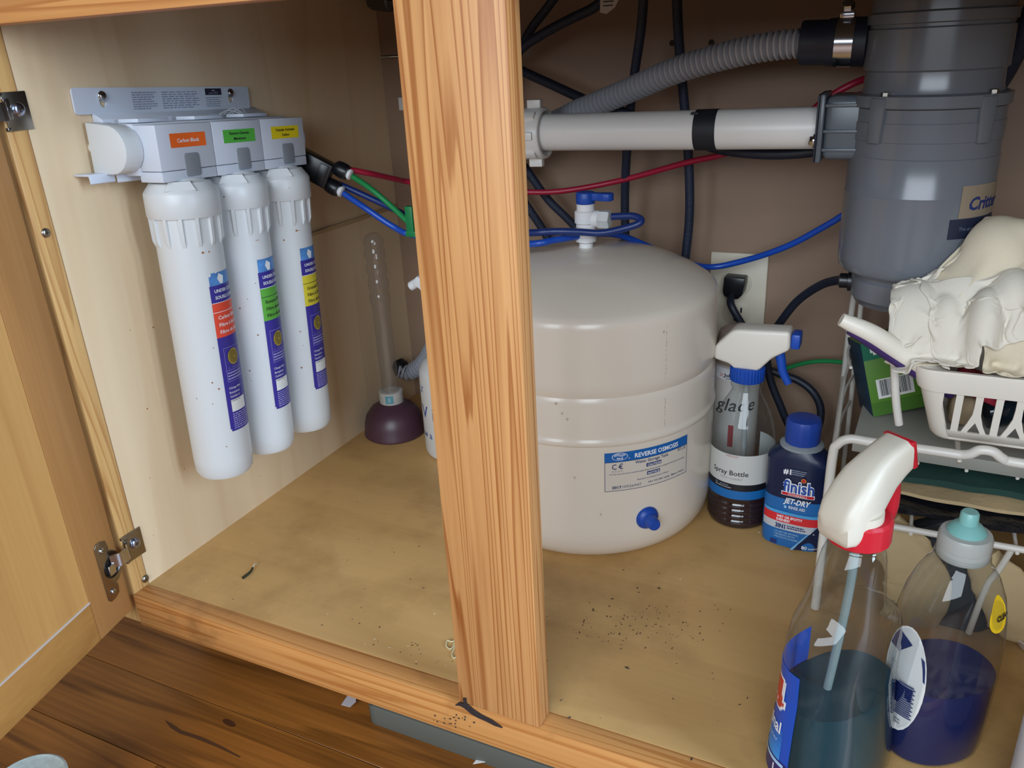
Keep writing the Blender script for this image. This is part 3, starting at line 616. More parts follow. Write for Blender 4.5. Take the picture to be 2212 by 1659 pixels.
d.text('PA.E  ISO 9001 Listed   Made in Taiwan', .0465, .0924, .0018, INK, 3, width=.046, bold=.01)
d.build('label', tk)
d = Decal(tc, .003); dr = M('dried_drip', 'c3b8aa', .4); vq = .256
while vq > .150:
    if abs(vq-.1905) > .008: d.poly(ell(.0645+random.uniform(-.0004, .0004), vq, .0005, random.uniform(.0005, .0024), 8), dr, 1)
    vq -= random.uniform(.003, .0065)
for u_, v_ in ((-.047, .186), (-.041, .176), (-.036, .170), (-.030, .105), (-.004, .062), (.061, .266 if False else .252)): d.poly(ell(u_, v_, .0012, .0015, 10), dr, 1)
d.build('drip_mark', tk)['kind'] = 'stuff'
# blue air valve cap low on the tank
a = math.radians(-44.2); nr = Vector((math.cos(a), math.sin(a), 0)); c = Vector((TX_, TY, .0505))+nr*(TR-.001)
bm = B(); lathe(bm, [(.0125, 0), (.0128, .001), (.0122, .003), (.0095, .0055), (.0072, .0065), (.0066, .016), (.0055, .0185)], c, nr, 32, mod=None); box(bm, c+nr*.009+Vector((-.0015, -.0015, -.0085)), c+nr*.009+Vector((.0015, .0015, .006)), .0006, R=Matrix.Rotation(a, 3, 'Z'))
obj('valve_cap', bm, BLUE, tk)
# ball valve on top
vv = obj('valve', lathe(B(), [(.0, 0)], (0, 0, 0)) and lathe_b() if False else (lambda b: (lathe(b, [(.0075, .3065), (.0075, .3125), (.0062, .3128), (.0062, .314), (.0110, .3145), (.0112, .319), (.0106, .3195), (.0103, .333), (.0118, .3345), (.0118, .346), (.0095, .3475), (.0095, .354), (.007, .3545)], (TX_, TY, 0), n=28), lathe(b, [(.0072, .002), (.0082, .004), (.0088, .014), (.0088, .015)], (TX_, TY, .3385), (1, 0, 0), 24), b)[2])(B()), WHITE, tk)
bm = B(); lathe(bm, [(.0095, .0148), (.0100, .0155), (.0100, .0255), (.0088, .027), (.005, .0275)], (TX_, TY, .3385), (1, 0, 0), 6); obj('compression_nut', bm, M('frosted_nut', 'd3d6d6', .45), vv)
bm = B(); lathe(bm, [(.0098, .3545), (.0100, .355), (.0100, .3648), (.0092, .366), (.006, .3665)], (TX_, TY, 0), n=28)
pv_ = [(0, -.0055), (.012, -.0052), (.0185, -.0075), (.0245, -.0070), (.0275, -.003), (.0275, .003), (.0245, .0065), (.018, .0062), (.012, .0048), (0, .0052)]
prism(bm, [Vector((TX_+.003+x, TY+yy*.9, .3578)) for x, yy in pv_], (0, 0, .0078), bev=.0012); obj('lever_handle', bm, BLUE, vv)

# ------------------------------------------------------------------ outlet and cord on the back panel
ox0, ox1, oz1 = -.2180, -.1478, .2608; oz0 = oz1-.1145; oxc = (ox0+ox1)/2
ol = thing('electrical_outlet', 'cream wall outlet with a plugged in black plug behind the spray bottle', 'outlet', (oxc, YB, oz0))
bm = B(); box(bm, (ox0, YB-.0055, oz0), (ox1, YB, oz1), .002); obj('cover_plate', bm, M('outlet_ivory', 'd6cdb9', .4), ol)
for zc in (oz1-.0375, oz1-.0765):
    bm = B(); pr = [(x, z) for x, z in ell(oxc, zc, .0172, .0172, 32)]; pr = [(x, max(zc-.0140, min(zc+.0140, z))) for x, z in pr]
    prism(bm, [Vector((x, YB-.0055, z)) for x, z in pr], (0, -.0012, 0), bev=.0003)
    for sx, hh in ((-.0065, .0075), (.0065, .0065)): box(bm, (oxc+sx-.001, YB-.0071, zc+.001), (oxc+sx+.001, YB-.0066, zc+.001+hh), mat=1)
    lathe(bm, [(.0024, 0), (.0024, .0004)], (oxc, YB-.0067, zc-.008), (0, -1, 0), 12, mat=1); obj('receptacle', bm, [M('outlet_ivory2', 'cfc6b2', .4), BLACKP], ol)
pc = at(1591, 615, .985)
cd = thing('power_cable', 'black power cable from the outlet plug looping behind the bottles to the disposal', 'cable', tuple(at(1725, 950, .975)))
bm = B(); pc = Vector((oxc-.001, YB-.0068, oz1-.0375)); pr = [(-.013, -.006), (-.011, -.012), (-.004, -.015), (.006, -.015), (.0115, -.009), (.0135, .004), (.0135, .012), (-.012, .0125)]
prism(bm, [pc+Vector((x, 0, z)) for x, z in pr], (0, -.021, 0), bev=.002); obj('plug', bm, BLACKP, cd)
bm = B(); tube(bm, [pc+Vector((-.003, -.016, -.011))]+[at(*p) for p in ((1580, 660, .968), (1605, 705, .967), (1630, 750, .97), (1648, 790, .972), (1680, 806, .975), (1724, 822, .975), (1757, 848, .972), (1773, 885, .97), (1765, 928, .967), (1737, 948, .964), (1708, 925, .96), (1684, 872, .958), (1664, 820, .957), (1657, 770, .955), (1668, 725, .95), (1690, 690, .94), (1725, 648, .925), (1775, 615, .90), (1820, 604, .87), (1850, 603, .835))], .0047, 12); obj('cable', bm, BLACK, cd)
q = at(1846, 603, .84); bm = B(); lathe(bm, [(.0052, 0), (.0072, .001), (.0072, .008), (.0098, .0085), (.0098, .012)], Vector((-.0545, .832, q.z)), (1, 0, .02), 18); obj('strain_relief', bm, BLACKP, cd)
hose('ground_wire', [(1655, 812, .985), (1700, 795, .985), (1745, 783, .982), (1790, 780, .978), (1850, 787, .968), (1900, 800, .965)], .0027, GREENT, 'thin green wire behind the dark blue rinse aid bottle and rack', 'wire')

# ------------------------------------------------------------------ small plumbing bits seen left of the post
vb = thing('shutoff_valve', 'dull metal shutoff valve at the top edge just left of the post', 'valve', tuple(at(825, 12, .97)))
c = at(828, 0, .97); bm = B(); lathe(bm, [(.010, -.02), (.0135, -.018), (.0135, .012), (.011, .014), (.011, .03)], c, (1, -.1, -.15), 8); lathe(bm, [(.008, 0), (.008, .03)], c, (0, .9, .3), 16); obj('body', bm, M('dull_brass', '6f7276', .4, 1), vb)
bm = B(); tube(bm, [at(823, 123, .985), at(850, 122, .99), at(885, 121, 1.0), at(900, 121, YB)], .0018, 10, sub=2); tag(obj('bolt', bm, STEEL, loc=tuple(at(850, 122, .99))), 'thin metal bolt sticking out of the back panel left of the post', 'bolt')
bm = B(); c = at(868, 224, 1.004); box(bm, c+Vector((-.003, -.004, -.0085)), c+Vector((.012, .006, .0085)), .001); tag(obj('pipe_clip', bm, PVC, loc=tuple(c)), 'small white plastic clip on the back panel peeking out left of the post', 'clip')

# ------------------------------------------------------------------ plunger
px_, py_ = -.6365, .8785
pl = thing('plunger', 'small plunger with a clear handle and dark rubber cup in the corner', 'plunger', (px_, py_, 0))
bm = B(); lathe(bm, [(.034, .0), (.0425, .0), (.0445, .0025), (.0442, .006), (.0432, .009), (.0425, .018), (.039, .030), (.031, .0405), (.021, .0465), (.0165, .049)], (px_, py_, 0), n=56); obj('rubber_cup', bm, M('plum_rubber', '4a2f3c', .38), pl)
bm = B(); lathe(bm, [(.016, .0485), (.0172, .049), (.0172, .0655), (.0165, .066), (.014, .0662)], (px_, py_, 0), n=40); cu = obj('collar', bm, M('worn_white_band', 'b9b6b0', .5, var=.25, vscale=90), pl)
d = Decal(lambda u, v, h: Vector((px_+(.0173+h)*math.cos(math.radians(-85)+u/.0172), py_+(.0173+h)*math.sin(math.radians(-85)+u/.0172), v)), .002); d.rect(0, .0515, .0115, .0635, M('teal_label', '5f97a5', .5), 1).poly([(.004, .054), (.0075, .0545), (.007, .061), (.0045, .0605)], M('teal_label2', '86b4be', .5), 2); d.build('label', cu)
prof = [(.0118, .056), (.0122, .19)]
for k in range(4):
    z0 = .192+.0205*k; prof += [(.0122, z0), (.0138, z0+.006), (.0142, z0+.0105), (.0136, z0+.016), (.0121, z0+.0195)]
prof += [(.0135, .277), (.0128, .284), (.010, .289), (.005, .2915)]
bm = B(); lathe(bm, prof, (px_, py_, 0), n=32); obj('handle', bm, clear('clear_acrylic', (244, 243, 243), (200, 192, 188), .055, .04, 1.6), pl)
# handwritten white spray bottle mostly behind the post
jx, jy = -.5235, .862
jb_ = thing('spray_bottle', 'white translucent spray bottle with blue handwriting half hidden behind the post', 'bottle', (jx, jy, 0))
bm = B(); lathe(bm, [(.036, 0), (.041, .002), (.043, .008), (.043, .110), (.042, .122), (.036, .133), (.024, .142), (.016, .148), (.0145, .152), (.0145, .165)], (jx, jy, 0), n=40); jbody = obj('body', bm, M('milky_plastic', 'c9c8c4', .45, sss=.1), jb_)
d = Decal(lambda u, v, h: Vector((jx+(.0432+h)*math.cos(math.radians(-150)+u/.043), jy+(.0432+h)*math.sin(math.radians(-150)+u/.043), v)), .004)
bi = M('blue_marker', '2a3f8c', .6); d.text('Z', .012, .096, .008, bi, 1, shear=.3).text('V i', .012, .060, .018, bi, 1).text('w a', .012, .031, .010, bi, 1); d.build('handwriting', jbody)
bm = B(); lathe(bm, [(.0165, .158), (.0168, .159), (.0168, .177), (.012, .180)], (jx, jy, 0), n=24)
tip = at(890, 614, .86)
prism(bm, [Vector((jx+.03, jy-.011, .180)), Vector((jx+.035, jy-.011, .205)), Vector((jx+.01, jy-.011, .232)), Vector((tip.x+.012, jy-.011, tip.z+.014)), Vector((tip.x+.004, jy-.011, tip.z+.001)), Vector((tip.x+.014, jy-.011, tip.z-.002)), Vector((jx-.006, jy-.011, .20)), Vector((jx-.012, jy-.011, .180))], (0, .020, 0), bev=.003); obj('trigger_head', bm, WHITE, jb_)
bm = B(); lathe(bm, [(.0062, 0), (.0062, .012), (.004, .014)], Vector((tip.x+.008, jy, tip.z+.003)), Vector((-.85, -.1, -.5)), 16); obj('nozzle', bm, WHITE, jb_)

# ------------------------------------------------------------------ bottles by the tank
CLEAR = clear('clear_bottle_plastic', (246, 248, 248), (200, 205, 205), .012)
def ering(cx, cy, z, a, b_, rot, n=40, e=2.0):
    out = []
    for i in range(n):
        t = 2*math.pi*i/n; ct_, st_ = math.cos(t), math.sin(t)
        x = a*math.copysign(abs(ct_)**(2/e), ct_); y_ = b_*math.copysign(abs(st_)**(2/e), st_)
        out.append(Vector((cx+x*math.cos(rot)-y_*math.sin(rot), cy+x*math.sin(rot)+y_*math.cos(rot), z)))
    return out
sx_, sy_ = -.1352, .8285
sb = thing('spray_bottle', 'clear spray bottle with white and blue trigger and dark liquid beside the tank', 'bottle', (sx_, sy_, 0))
wall = [(.030, 0), (.0335, .002), (.0348, .006), (.0348, .0095), (.0335, .0115), (.0348, .0135), (.0348, .0165), (.0335, .0185), (.0348, .0205), (.0348, .0235), (.0335, .0255), (.0348, .0275), (.0348, .0305), (.0335, .0325), (.0348, .035), (.0348, .098), (.0335, .112), (.029, .128), (.0225, .142), (.017, .152), (.0145, .158), (.0165, .1625), (.0165, .1645), (.0140, .166), (.0138, .172)]
bm = B(); lathe(bm, wall, (sx_, sy_, 0), n=48, cap1=False); sbb = obj('bottle_body', bm, CLEAR, sb)
liq = [(max(.001, r-.0009), z+.001 if z < .001 else z) for r, z in wall if z < .05] + [(.0339, .050)]
bm = B(); lathe(bm, liq, (sx_, sy_, 0), n=48); obj('liquid', bm, clear('purple_brown_liquid', (70, 28, 36), (50, 22, 28), .72), sb)
def scy(u, v, h): a = math.radians(-128)+u/.0348; r_ = .0350+h; return Vector((sx_+r_*math.cos(a), sy_+r_*math.sin(a), v))
d = Decal(scy, .0025); SW = .0348*math.radians(245)
d.rect(-.03, .0580, SW-.03, .0935, M('label_grey_white', 'c4c4c0', .5), 1).rect(-.03, .050, SW-.03, .058, M('label_black', '14141c', .45), 1).rect(-.03, .0395, SW-.03, .050, M('label_bright_blue', '1565a8', .45), 1)
d.text('Spray Bottle', -.004, .0685, .0058, INKB, 2, bold=.01).text('boca rociador', .007, .0635, .003, M('grey_ink2', '8c8c8c', .6), 2).text('EVERYDAY', .012, .0905, .002, M('red_ink', 'b04040', .6), 2).text('for  amazon', .000, .0545, .0024, M('dim_white_ink', '9aa0a8', .6), 2).lines(.0, .02, .0535, 1, .003, .0012, M('dim_white_ink', '9aa0a8', .6), 2)
d.build('label', sbb)
bm = B(); tube(bm, [(sx_, sy_, .168), (sx_+.001, sy_, .10), (sx_+.004, sy_+.006, .01)], .0028, 10, sub=4); obj('dip_tube', bm, clear('dip_tube_plastic', (225, 230, 230), (200, 205, 205), .35), sb)
bm = B(); lathe(bm, [(.0172, .1685), (.0178, .1695), (.0178, .183), (.0165, .1845), (.011, .1848)], (sx_, sy_, 0), n=64, mod=lambda t, z: 1+.02*math.cos(32*t)); obj('collar', bm, BLUE, sb)
hd = [(-.0345, .1925), (-.0335, .2065), (-.0165, .2255), (-.010, .2275), (.0415, .2300), (.0425, .2105), (.0385, .2075), (.026, .1995), (.0155, .187), (.0125, .1835), (-.013, .1835), (-.017, .188)]
bm = B(); prism(bm, [Vector((sx_+x, sy_-.0135, z)) for x, z in hd], (0, .027, 0), bev=.0035, seg=3); obj('trigger_head', bm, WARM, sb)
bm = B(); box(bm, (sx_+.0425, sy_-.010, .2105), (sx_+.0515, sy_+.010, .2265), .002); obj('nozzle', bm, BLUE, sb)
bm = B(); tube(bm, [(sx_+.030, sy_, .206), (sx_+.033, sy_, .195), (sx_+.036, sy_, .182), (sx_+.0425, sy_, .169)], .005, 14, rf=lambda f, i: .0055-.0015*f); obj('trigger', bm, BLUE, sb)
# aerosol can behind it
ax_, ay_ = -.1585, .899
ae = thing('aerosol_can', 'white air freshener aerosol can standing behind the clear spray bottle', 'can', (ax_, ay_, 0))
bm = B(); lathe(bm, [(.025, 0), (.0265, .001), (.0265, .158), (.0255, .161), (.0235, .164)], (ax_, ay_, 0), n=40); ab = obj('can', bm, M('can_white', 'cfc8c2', .4), ae)
bm = B(); lathe(bm, [(.0245, .1605), (.0255, .163), (.0250, .185), (.0215, .198), (.014, .203)], (ax_, ay_, 0), n=32); obj('cap', bm, M('dusty_pink_cap', 'b09c90', .5), ae)
d = Decal(lambda u, v, h: Vector((ax_+(.0267+h)*math.cos(math.radians(-130)+u/.0267), ay_+(.0267+h)*math.sin(math.radians(-130)+u/.0267), v)), .003)
d.rect(-.004, .146, .036, .160, WHITEINK, 1).text('SC', .003, .149, .004, REDP, 2, shear=.2).text('Johnson', .0085, .1495, .0042, INKB, 2, bold=.03, shear=.1).lines(.011, .026, .148, 1, .002, .0009, INKB, 2)
d.build('label', ab); d = Decal(d.fn, .003); d.text('glade', .000, .108, .016, M('script_charcoal', '33343c', .5), 2, shear=.25, bold=.005); d.build('lettering', ab); d = Decal(d.fn, .003); d.rect(.017, .062, .023, .090, M('can_red', 'a5323c', .5), 1); d.build('red_stripe', ab)
# rinse aid bottle
fx, fy, fr = -.0706, .7965, math.radians(-6)
fb = thing('rinse_aid_bottle', 'dark blue rinse aid bottle with blue cap in front of the cord', 'bottle', (fx, fy, 0))
NAVY = M('bottle_navy', '121f40', .3); MIDB = M('bottle_blue', '1f64a6', .3)
lv = [(0, .0285, .016), (.002, .0315, .0188), (.008, .0325, .0198), (.030, .0325, .0198), (.060, .0322, .0195), (.090, .0322, .0194), (.101, .0322, .0192), (.1055, .0312, .0186), (.109, .0275, .0178), (.1125, .0225, .0168), (.1165, .0185, .0155), (.118, .0165, .0150)]
bm = B(); loft(bm, [ering(fx, fy, z, a, b_, fr, 48, 2.8) for z, a, b_ in lv])
for f in bm.faces: f.material_index = 1 if f.calc_center_median().z < .045 else 0
fbb = obj('bottle_body', bm, [NAVY, MIDB], fb)
bm = B(); lathe(bm, [(.0215, .1165), (.0215, .1185), (.018, .1205), (.016, .121)], (fx, fy, 0), n=36); obj('collar', bm, clear('frosted_collar', (210, 215, 218), (190, 200, 205), .5), fb)
bm = B(); lathe(bm, [(.0168, .1205), (.0172, .1215), (.0172, .1425), (.0160, .1462), (.012, .1472)], (fx, fy, 0), n=48, mod=lambda t, z: 1+.012*math.cos(36*t)); obj('cap', bm, M('cap_blue', '1b3f96', .4), fb)
def fcy(u, v, h):           # u runs along the front face from its middle
    t = max(-1.0, min(1.0, u/.0325)); yy = -(.0200)*(max(0.0, 1-abs(t)**2.8))**(1/2.8)-h*1.5-.0001
    return Vector((fx+u*math.cos(fr)-yy*math.sin(fr), fy+u*math.sin(fr)+yy*math.cos(fr), v))
d = Decal(fcy, .0025)
d.rect(-.029, .0415, .0295, .0455, M('label_sky', '4c9cd2', .4), 2).rect(-.0295, .0325, .0295, .0420, M('label_signal_red', 'd02a30', .4), 3).rect(-.0295, .0235, .0285, .0325, M('label_silver', 'b9bcc2', .4), 2)
d.poly([(.004, .002), (.0295, .002), (.0295, .0325), (.0265, .0325), (.019, .022)], NAVY, 4).poly([(.002, .002), (.005, .002), (.0255, .0325), (.0245, .0325)], M('label_streak', '6fa4cc', .4), 5)
fo = WHITEINK
d.text('finish', -.0105, .0705, .0135, fo, 3, width=.031, bold=.075).text('finish', -.0105, .0705, .0135, M('logo_blue', '18469e', .4), 5, width=.031, bold=.02)
d.rect(-.0118, .0655, .0212, .0700, fo, 2).rect(-.0112, .0660, .0206, .0692, REDP, 3).text('POWERBALL', .005, .0665, .002, M('label_pink_ink', 'd88', .5) if False else WHITEINK, 4, align='c', width=.019)
d.poly(ell(.0095, .0862, .0026, .0026, 14), M('spark_orange', 'c8742c', .5), 4).poly(ell(.0095, .0862, .0016, .0016, 12), REDP, 5)
d.text('JET-DRY', -.0085, .0565, .0062, fo, 3, width=.0255, bold=.03, shear=.25).text('RINSE AID', -.003, .0505, .0035, fo, 3, width=.0165, bold=.01).poly(ell(-.0065, .0518, .0014, .0018, 12), M('drop_blue', '8fc4e8', .4), 3)
d.text('#1', -.0115, .0905, .0058, fo, 3, bold=.03).lines(-.004, .0115, .0965, 3, .0022, .0011, M('label_dim_ink2', '8a94a8', .6), 3, .4)
d.text('WET OR SPOTTY', -.0145, .0378, .0028, fo, 4, width=.0265, bold=.03).text('DISHES?', -.0145, .0340, .0028, fo, 4, width=.014, bold=.03)
d.text('3IN1', -.0152, .0252, .0050, INK, 4, width=.0105, bold=.04).lines(-.003, .0165, .0300, 2, .0024, .0013, INK, 4)
for j, s in enumerate(('\u2022 3X BETTER DRYING', '\u2022 PREVENTS SPOTS', '\u2022 PROTECTS GLASSES')): d.text(s, -.0165, .0192-.0032*j, .0019, M('label_pale_ink', 'a9cfe6', .5), 3)
d.text('80', .0135, .0055, .004, fo, 6, bold=.01).text('WASHES', .020, .0055, .002, fo, 6).rect(-.0195, .004, -.0125, .009, INK, 3)
d.build('label', fbb)

# ------------------------------------------------------------------ white wire rack and what is on it
rk = thing('wire_rack', 'white coated wire rack with two shelves at the right', 'rack', (.06, .69, 0))
RX0, RX1, RY0, RY1 = -.0345, .222, .685, .955; ZT, ZL = .1835, .1035
def wire(name, pts, r, sub=6): bm = B(); tube(bm, pts, r, 10, sub=sub); return obj(name, bm, COAT, rk)
xb0 = at(2060, 978, RY0).x
wire('leg', [(RX0, RY0, .002), (RX0, RY0, .09), (RX0, RY0, ZT-.020), (RX0+.003, RY0, ZT-.007), (RX0+.012, RY0, ZT), (RX0+.03, RY0, ZT), (xb0-.01, RY0, ZT), (xb0+.005, RY0, ZT), (xb0+.012, RY0-.002, ZT+.003), (xb0+.018, RY0-.003, ZT+.008), (xb0+.027, RY0-.003, ZT+.008), (xb0+.034, RY0-.002, ZT+.003), (xb0+.043, RY0, ZT), (.15, RY0, ZT), (RX1-.012, RY0, ZT), (RX1-.003, RY0, ZT-.007), (RX1, RY0, ZT-.02), (RX1, RY0, .09), (RX1, RY0, .002)], .0041)
wire('cross_bar', [(RX0+.002, RY0+.003, ZL), (.05, RY0+.003, ZL), (RX1-.002, RY0+.003, ZL)], .0030, 2)
xr = -.0455
wire('leg', [(xr, RY1, .002), (xr, RY1, .12), (xr+.001, RY1, .236), (xr+.012, RY1, .246), (.05, RY1, .246), (RX1-.012, RY1, .246), (RX1, RY1, .236), (RX1, RY1, .12), (RX1, RY1, .002)], .0036)
wire('leg', [(xr+.012, RY1-.03, .002), (xr+.0115, RY1-.03, .12), (xr+.010, RY1-.03, .243)], .0028)
for z, nm in ((.1335, 'shelf_rail'), (ZL-.003, 'shelf_rail')):
    wire(nm, [(RX0, RY0+.002, z), (-.040, .82, z), (xr, RY1-.002, z)], .0028, 3); wire(nm, [(RX1, RY0+.002, z), (RX1, .82, z), (RX1, RY1-.002, z)], .0028, 3)
    for k in range(6):
        x = RX0+.03+k*.040; wire('shelf_wire', [(x, RY0 if z < .12 else .757, z+.0005), (x, .8, z+.0005), (x, RY1, z+.0005)], .0016, 2)
for k, z in enumerate((.118, .150, .175, .205)): wire('side_wire', [(RX0+.0015, .80 if z > .176 else RY0+.004, z), (-.0395, .85, z), (xr+.011, RY1-.03, z)], .0015, 3)
for x in (.062, .165): wire('basket_rail', [(x, RY0, ZT-.002), (x, RY0+.012, ZT-.0085), (x, .79, ZT-.0085), (x, .84, ZT-.012), (x, RY1, ZT-.012)], .0022, 4)
p0, p1 = at(1932, 770, .742), at(1938, 945, .742)
wire('upright', [(p0.x-.002, .742, .262), (p0.x, .742, p0.z), ((p0.x+p1.x)/2, .742, (p0.z+p1.z)/2), (p1.x, .742, ZT-.006)], .0036, 4)
q = at(2190, 1180, RY0+.003); wire('brace', [(q.x, RY0+.004, q.z-.001), (q.x-.006, RY0+.01, q.z-.03), (q.x-.012, RY0+.012, .055), (q.x-.018, RY0+.012, .003)], .0028, 3)
# green carton, leaning, with a grey box under it
ZS = .1475
gx = at(1905, 905, .82); g1 = at(1862, 745, .82)
gc = thing('sponge_carton', 'green cardboard carton with a barcode leaning on the upper shelf', 'box', (gx.x+.03, .83, ZS))
lean = math.atan2(gx.x-g1.x, g1.z-gx.z); up = Vector((-math.sin(lean)*.8, .10, math.cos(lean))).normalized(); rt = Vector((math.cos(.36), math.sin(.36), math.sin(lean*.25))); rt = (rt-up*rt.dot(up)).normalized(); bk = up.cross(rt)*-1
if bk.y < 0: bk = -bk
gO = Vector((gx.x-.008, .818, ZS+.0006))
GH, GW, GD = .0760, .092, .045
def gp(u, v, t=0): return gO+rt*u+up*v+bk*t
bm = B(); prism(bm, [gp(0, 0), gp(GW, 0), gp(GW, GH), gp(0, GH)], bk*GD, bev=.0008)
for f in bm.faces: f.material_index = 1 if f.normal.dot(rt) < -.6 else 0
gb = obj('carton', bm, [M('carton_green', '4d7d1e', .5), M('carton_navy_side', '17344a', .5)], gc)
d = Decal(lambda u, v, h: gp(u, v, -h-.0001), .01); d.rect(0, GH-.018, GW, GH, M('carton_teal', '12694f', .5), 1).rect(0, 0, GW, .0135, M('carton_dark_green', '40701a', .5), 1)
d.rect(.008, .017, .043, .037, PAPER, 2).barcode(.011, .0195, .040, .036, INKB, 3).rect(.010, GH-.0135, .024, GH-.0045, PAPER, 2).poly(ell(.0195, GH-.009, .0036, .0036, 14), INKB, 3).poly(ell(.0195, GH-.009, .0016, .0016, 10), PAPER, 4).rect(.0075, GH-.0110, .010, GH-.007, PAPER, 2); d.build('print', gb)
# flat grey box on the upper shelf, under the carton's foot
bx = at(1870, 912, .74)
bm = B(); box(bm, (-.020, .757, .1353), (.15, .90, ZS), .001, R=Matrix.Rotation(-.03, 3, 'Z')); gbx = tag(obj('flat_box', bm, M('flat_grey_board', '9a988f', .6), loc=(.06, .82, .1353)), 'flat pale grey carton lying on the upper shelf at the foot of the green carton', 'box')
# plastic basket
bk_ = thing('plastic_basket', 'white slotted plastic basket on the upper rack shelf filled with cleaning things', 'basket', (.13, .78, ZT))
bx0t, bx0b = .0198, .0395; byF, byB = .704, .802; bzb, bzt = ZT-.0018, .2475; bx1 = .212
H_ = bzt-bzb
def bring(k, ins=0):       # rounded outline at height fraction k
    x0 = bx0b+(bx0t-bx0b)*k+ins; y0 = byF+.010*(1-k)+ins; x1 = bx1+.010*(k-1)-ins; y1 = byB-.010*(1-k)-ins; return rrect(x0, y0, x1, y1, .0145-ins)
def lvl(k, ins=0): return [Vector((x, y_, bzb+H_*k)) for x, y_ in bring(k, ins)]
bm = B(); loft(bm, [lvl(.70), lvl(.70, -.0022), lvl(.96, -.0028), lvl(1.0, -.0020), lvl(1.0, .0018), lvl(.70, .0018)], False, False); bmesh.ops.recalc_face_normals(bm, faces=bm.faces); obj('rim', bm, WARM, bk_)
bm = B(); loft(bm, [lvl(0, .010), lvl(0, .002), lvl(.05), lvl(.15), lvl(.15, .0022), lvl(.05, .0022), lvl(.03, .004)], True, False); bmesh.ops.recalc_face_normals(bm, faces=bm.faces); obj('base', bm, WARM, bk_)
# side and back walls as plain walls, front wall slotted
bm = B()
o0, o1, i0, i1 = lvl(.15), lvl(.70), lvl(.15, .0022), lvl(.70, .0022); n_ = len(o0)
for i in range(n_):
    j = (i+1) % n_
    if abs(o0[i].y-o0[j].y) < 1e-5 and o0[i].y < byF+.0106: continue
    for a, b_ in ((o0, o1), (i0, i1)): bm.faces.new([bm.verts.new(v) for v in (a[i], a[j], b_[j], b_[i])])
bmesh.ops.remove_doubles(bm, verts=bm.verts, dist=1e-5); bmesh.ops.recalc_face_normals(bm, faces=bm.faces); obj('wall', bm, WARM, bk_)
sx1 = .196; holes = []; P_ = .0289; s = .0445; q_ = .757
h0, h1 = .0095, .0455
while s+.030 < sx1:
    X = lambda v: s+v*q_
    holes.append([(X(0), h1), (X(.0120), h1), (X(.0120), h0), (X(.009), h0), (X(.0042), h0+.008), (X(.0006), h0+.018), (X(0), h0+.026)])
    holes.append([(X(.0192), h1), (X(.0309), h1), (X(.0311), h0+.026), (X(.0305), h0+.018), (X(.0270), h0+.0095), (X(.0220), h0), (X(.0192), h0)])
    if s+.034 < sx1: holes.append([(X(.0346), h0+.0105), (X(.0284), h0+.0012), (X(.0288), h0+.0003), (X(.0404), h0+.0003), (X(.0408), h0+.0012)])
    s += P_
kb, kt = .0022/H_, .0480/H_
xl = lambda h: bx0b+(bx0t-bx0b)*h/H_+.0142
xr_ = lambda h: bx1+.010*(h/H_-1)-.0142
bm = B(); plate(bm, [(xl(.0015), .0015), (xr_(.0015), .0015), (xr_(.049), .049), (xl(.049), .049)], holes, .0024, lambda x, y_, h: Vector((x, byF+.010*(1-y_/H_)+.0024-h, bzb+y_)))
obj('slotted_front', bm, WARM, bk_)
# things in the basket
bm = B(); box(bm, (.052, .722, ZT+.034), (.092, .752, ZT+.050), .004, R=Matrix.Rotation(.35, 3, 'Y'), seg=3); tag(obj('sponge', bm, M('crimson_sponge', 'a32238', .8, bump=.6, bscale=300), loc=(.072, .737, ZT+.03)), 'crimson sponge behind the first slots of the basket', 'sponge')
bm = B(); box(bm, (.052, .735, ZT+.002), (.072, .770, ZT+.030), .006, seg=3); tag(obj('scrub_pad', bm, M('tan_pad', '9a8466', .8, bump=.5, bscale=200), loc=(.062, .75, ZT)), 'tan scrub pad standing below the crimson sponge in the basket', 'sponge')
bm = B(); lathe(bm, [(.006, 0), (.014, .002), (.015, .02), (.015, .05), (.011, .062), (.008, .068)], (.078, .745, ZT+.014), (.75, .25, .18), 24); tag(obj('small_bottle', bm, clear('dark_teal_plastic', (40, 60, 70), (22, 36, 46), .7), loc=(.09, .745, ZT)), 'dark teal plastic bottle lying in the basket behind the slots', 'bottle')
bm = B(); box(bm, (.118, .722, ZT+.001), (.192, .765, ZT+.032), .001, R=Matrix.Rotation(.2, 3, 'Y')); tag(obj('small_box', bm, M('grey_green_card', '85846f', .6), loc=(.15, .74, ZT)), 'grey green cardboard box inside the basket', 'box')
b2 = thing('scrub_brush', 'white and purple scrub brush head lying on the boxes in the basket', 'brush', (.135, .728, ZT+.036))
bm = B(); loft(bm, [ering(.128, .735, ZT+z, a, b_, .2, 28) for z, a, b_ in ((.041, .015, .011), (.045, .018, .014), (.052, .015, .011), (.055, .008, .006))]); obj('head', bm, WHITE, b2)
bm = B(); loft(bm, [ering(.128, .735, ZT+z, a, b_, .2, 28) for z, a, b_ in ((.036, .012, .008), (.0375, .0165, .0125), (.0412, .0185, .0145))]); obj('grip', bm, PURPLE, b2)
bm = B(); box(bm, (.150, .745, ZT+.055), (.20, .785, ZT+.0735), .003, R=Matrix.Rotation(-.1, 3, 'Y')); tag(obj('scouring_pad', bm, M('pad_green', '2f7a34', .8, bump=.5, bscale=300), loc=(.175, .77, ZT+.055)), 'green scouring pad under the rags at the basket rim', 'sponge')
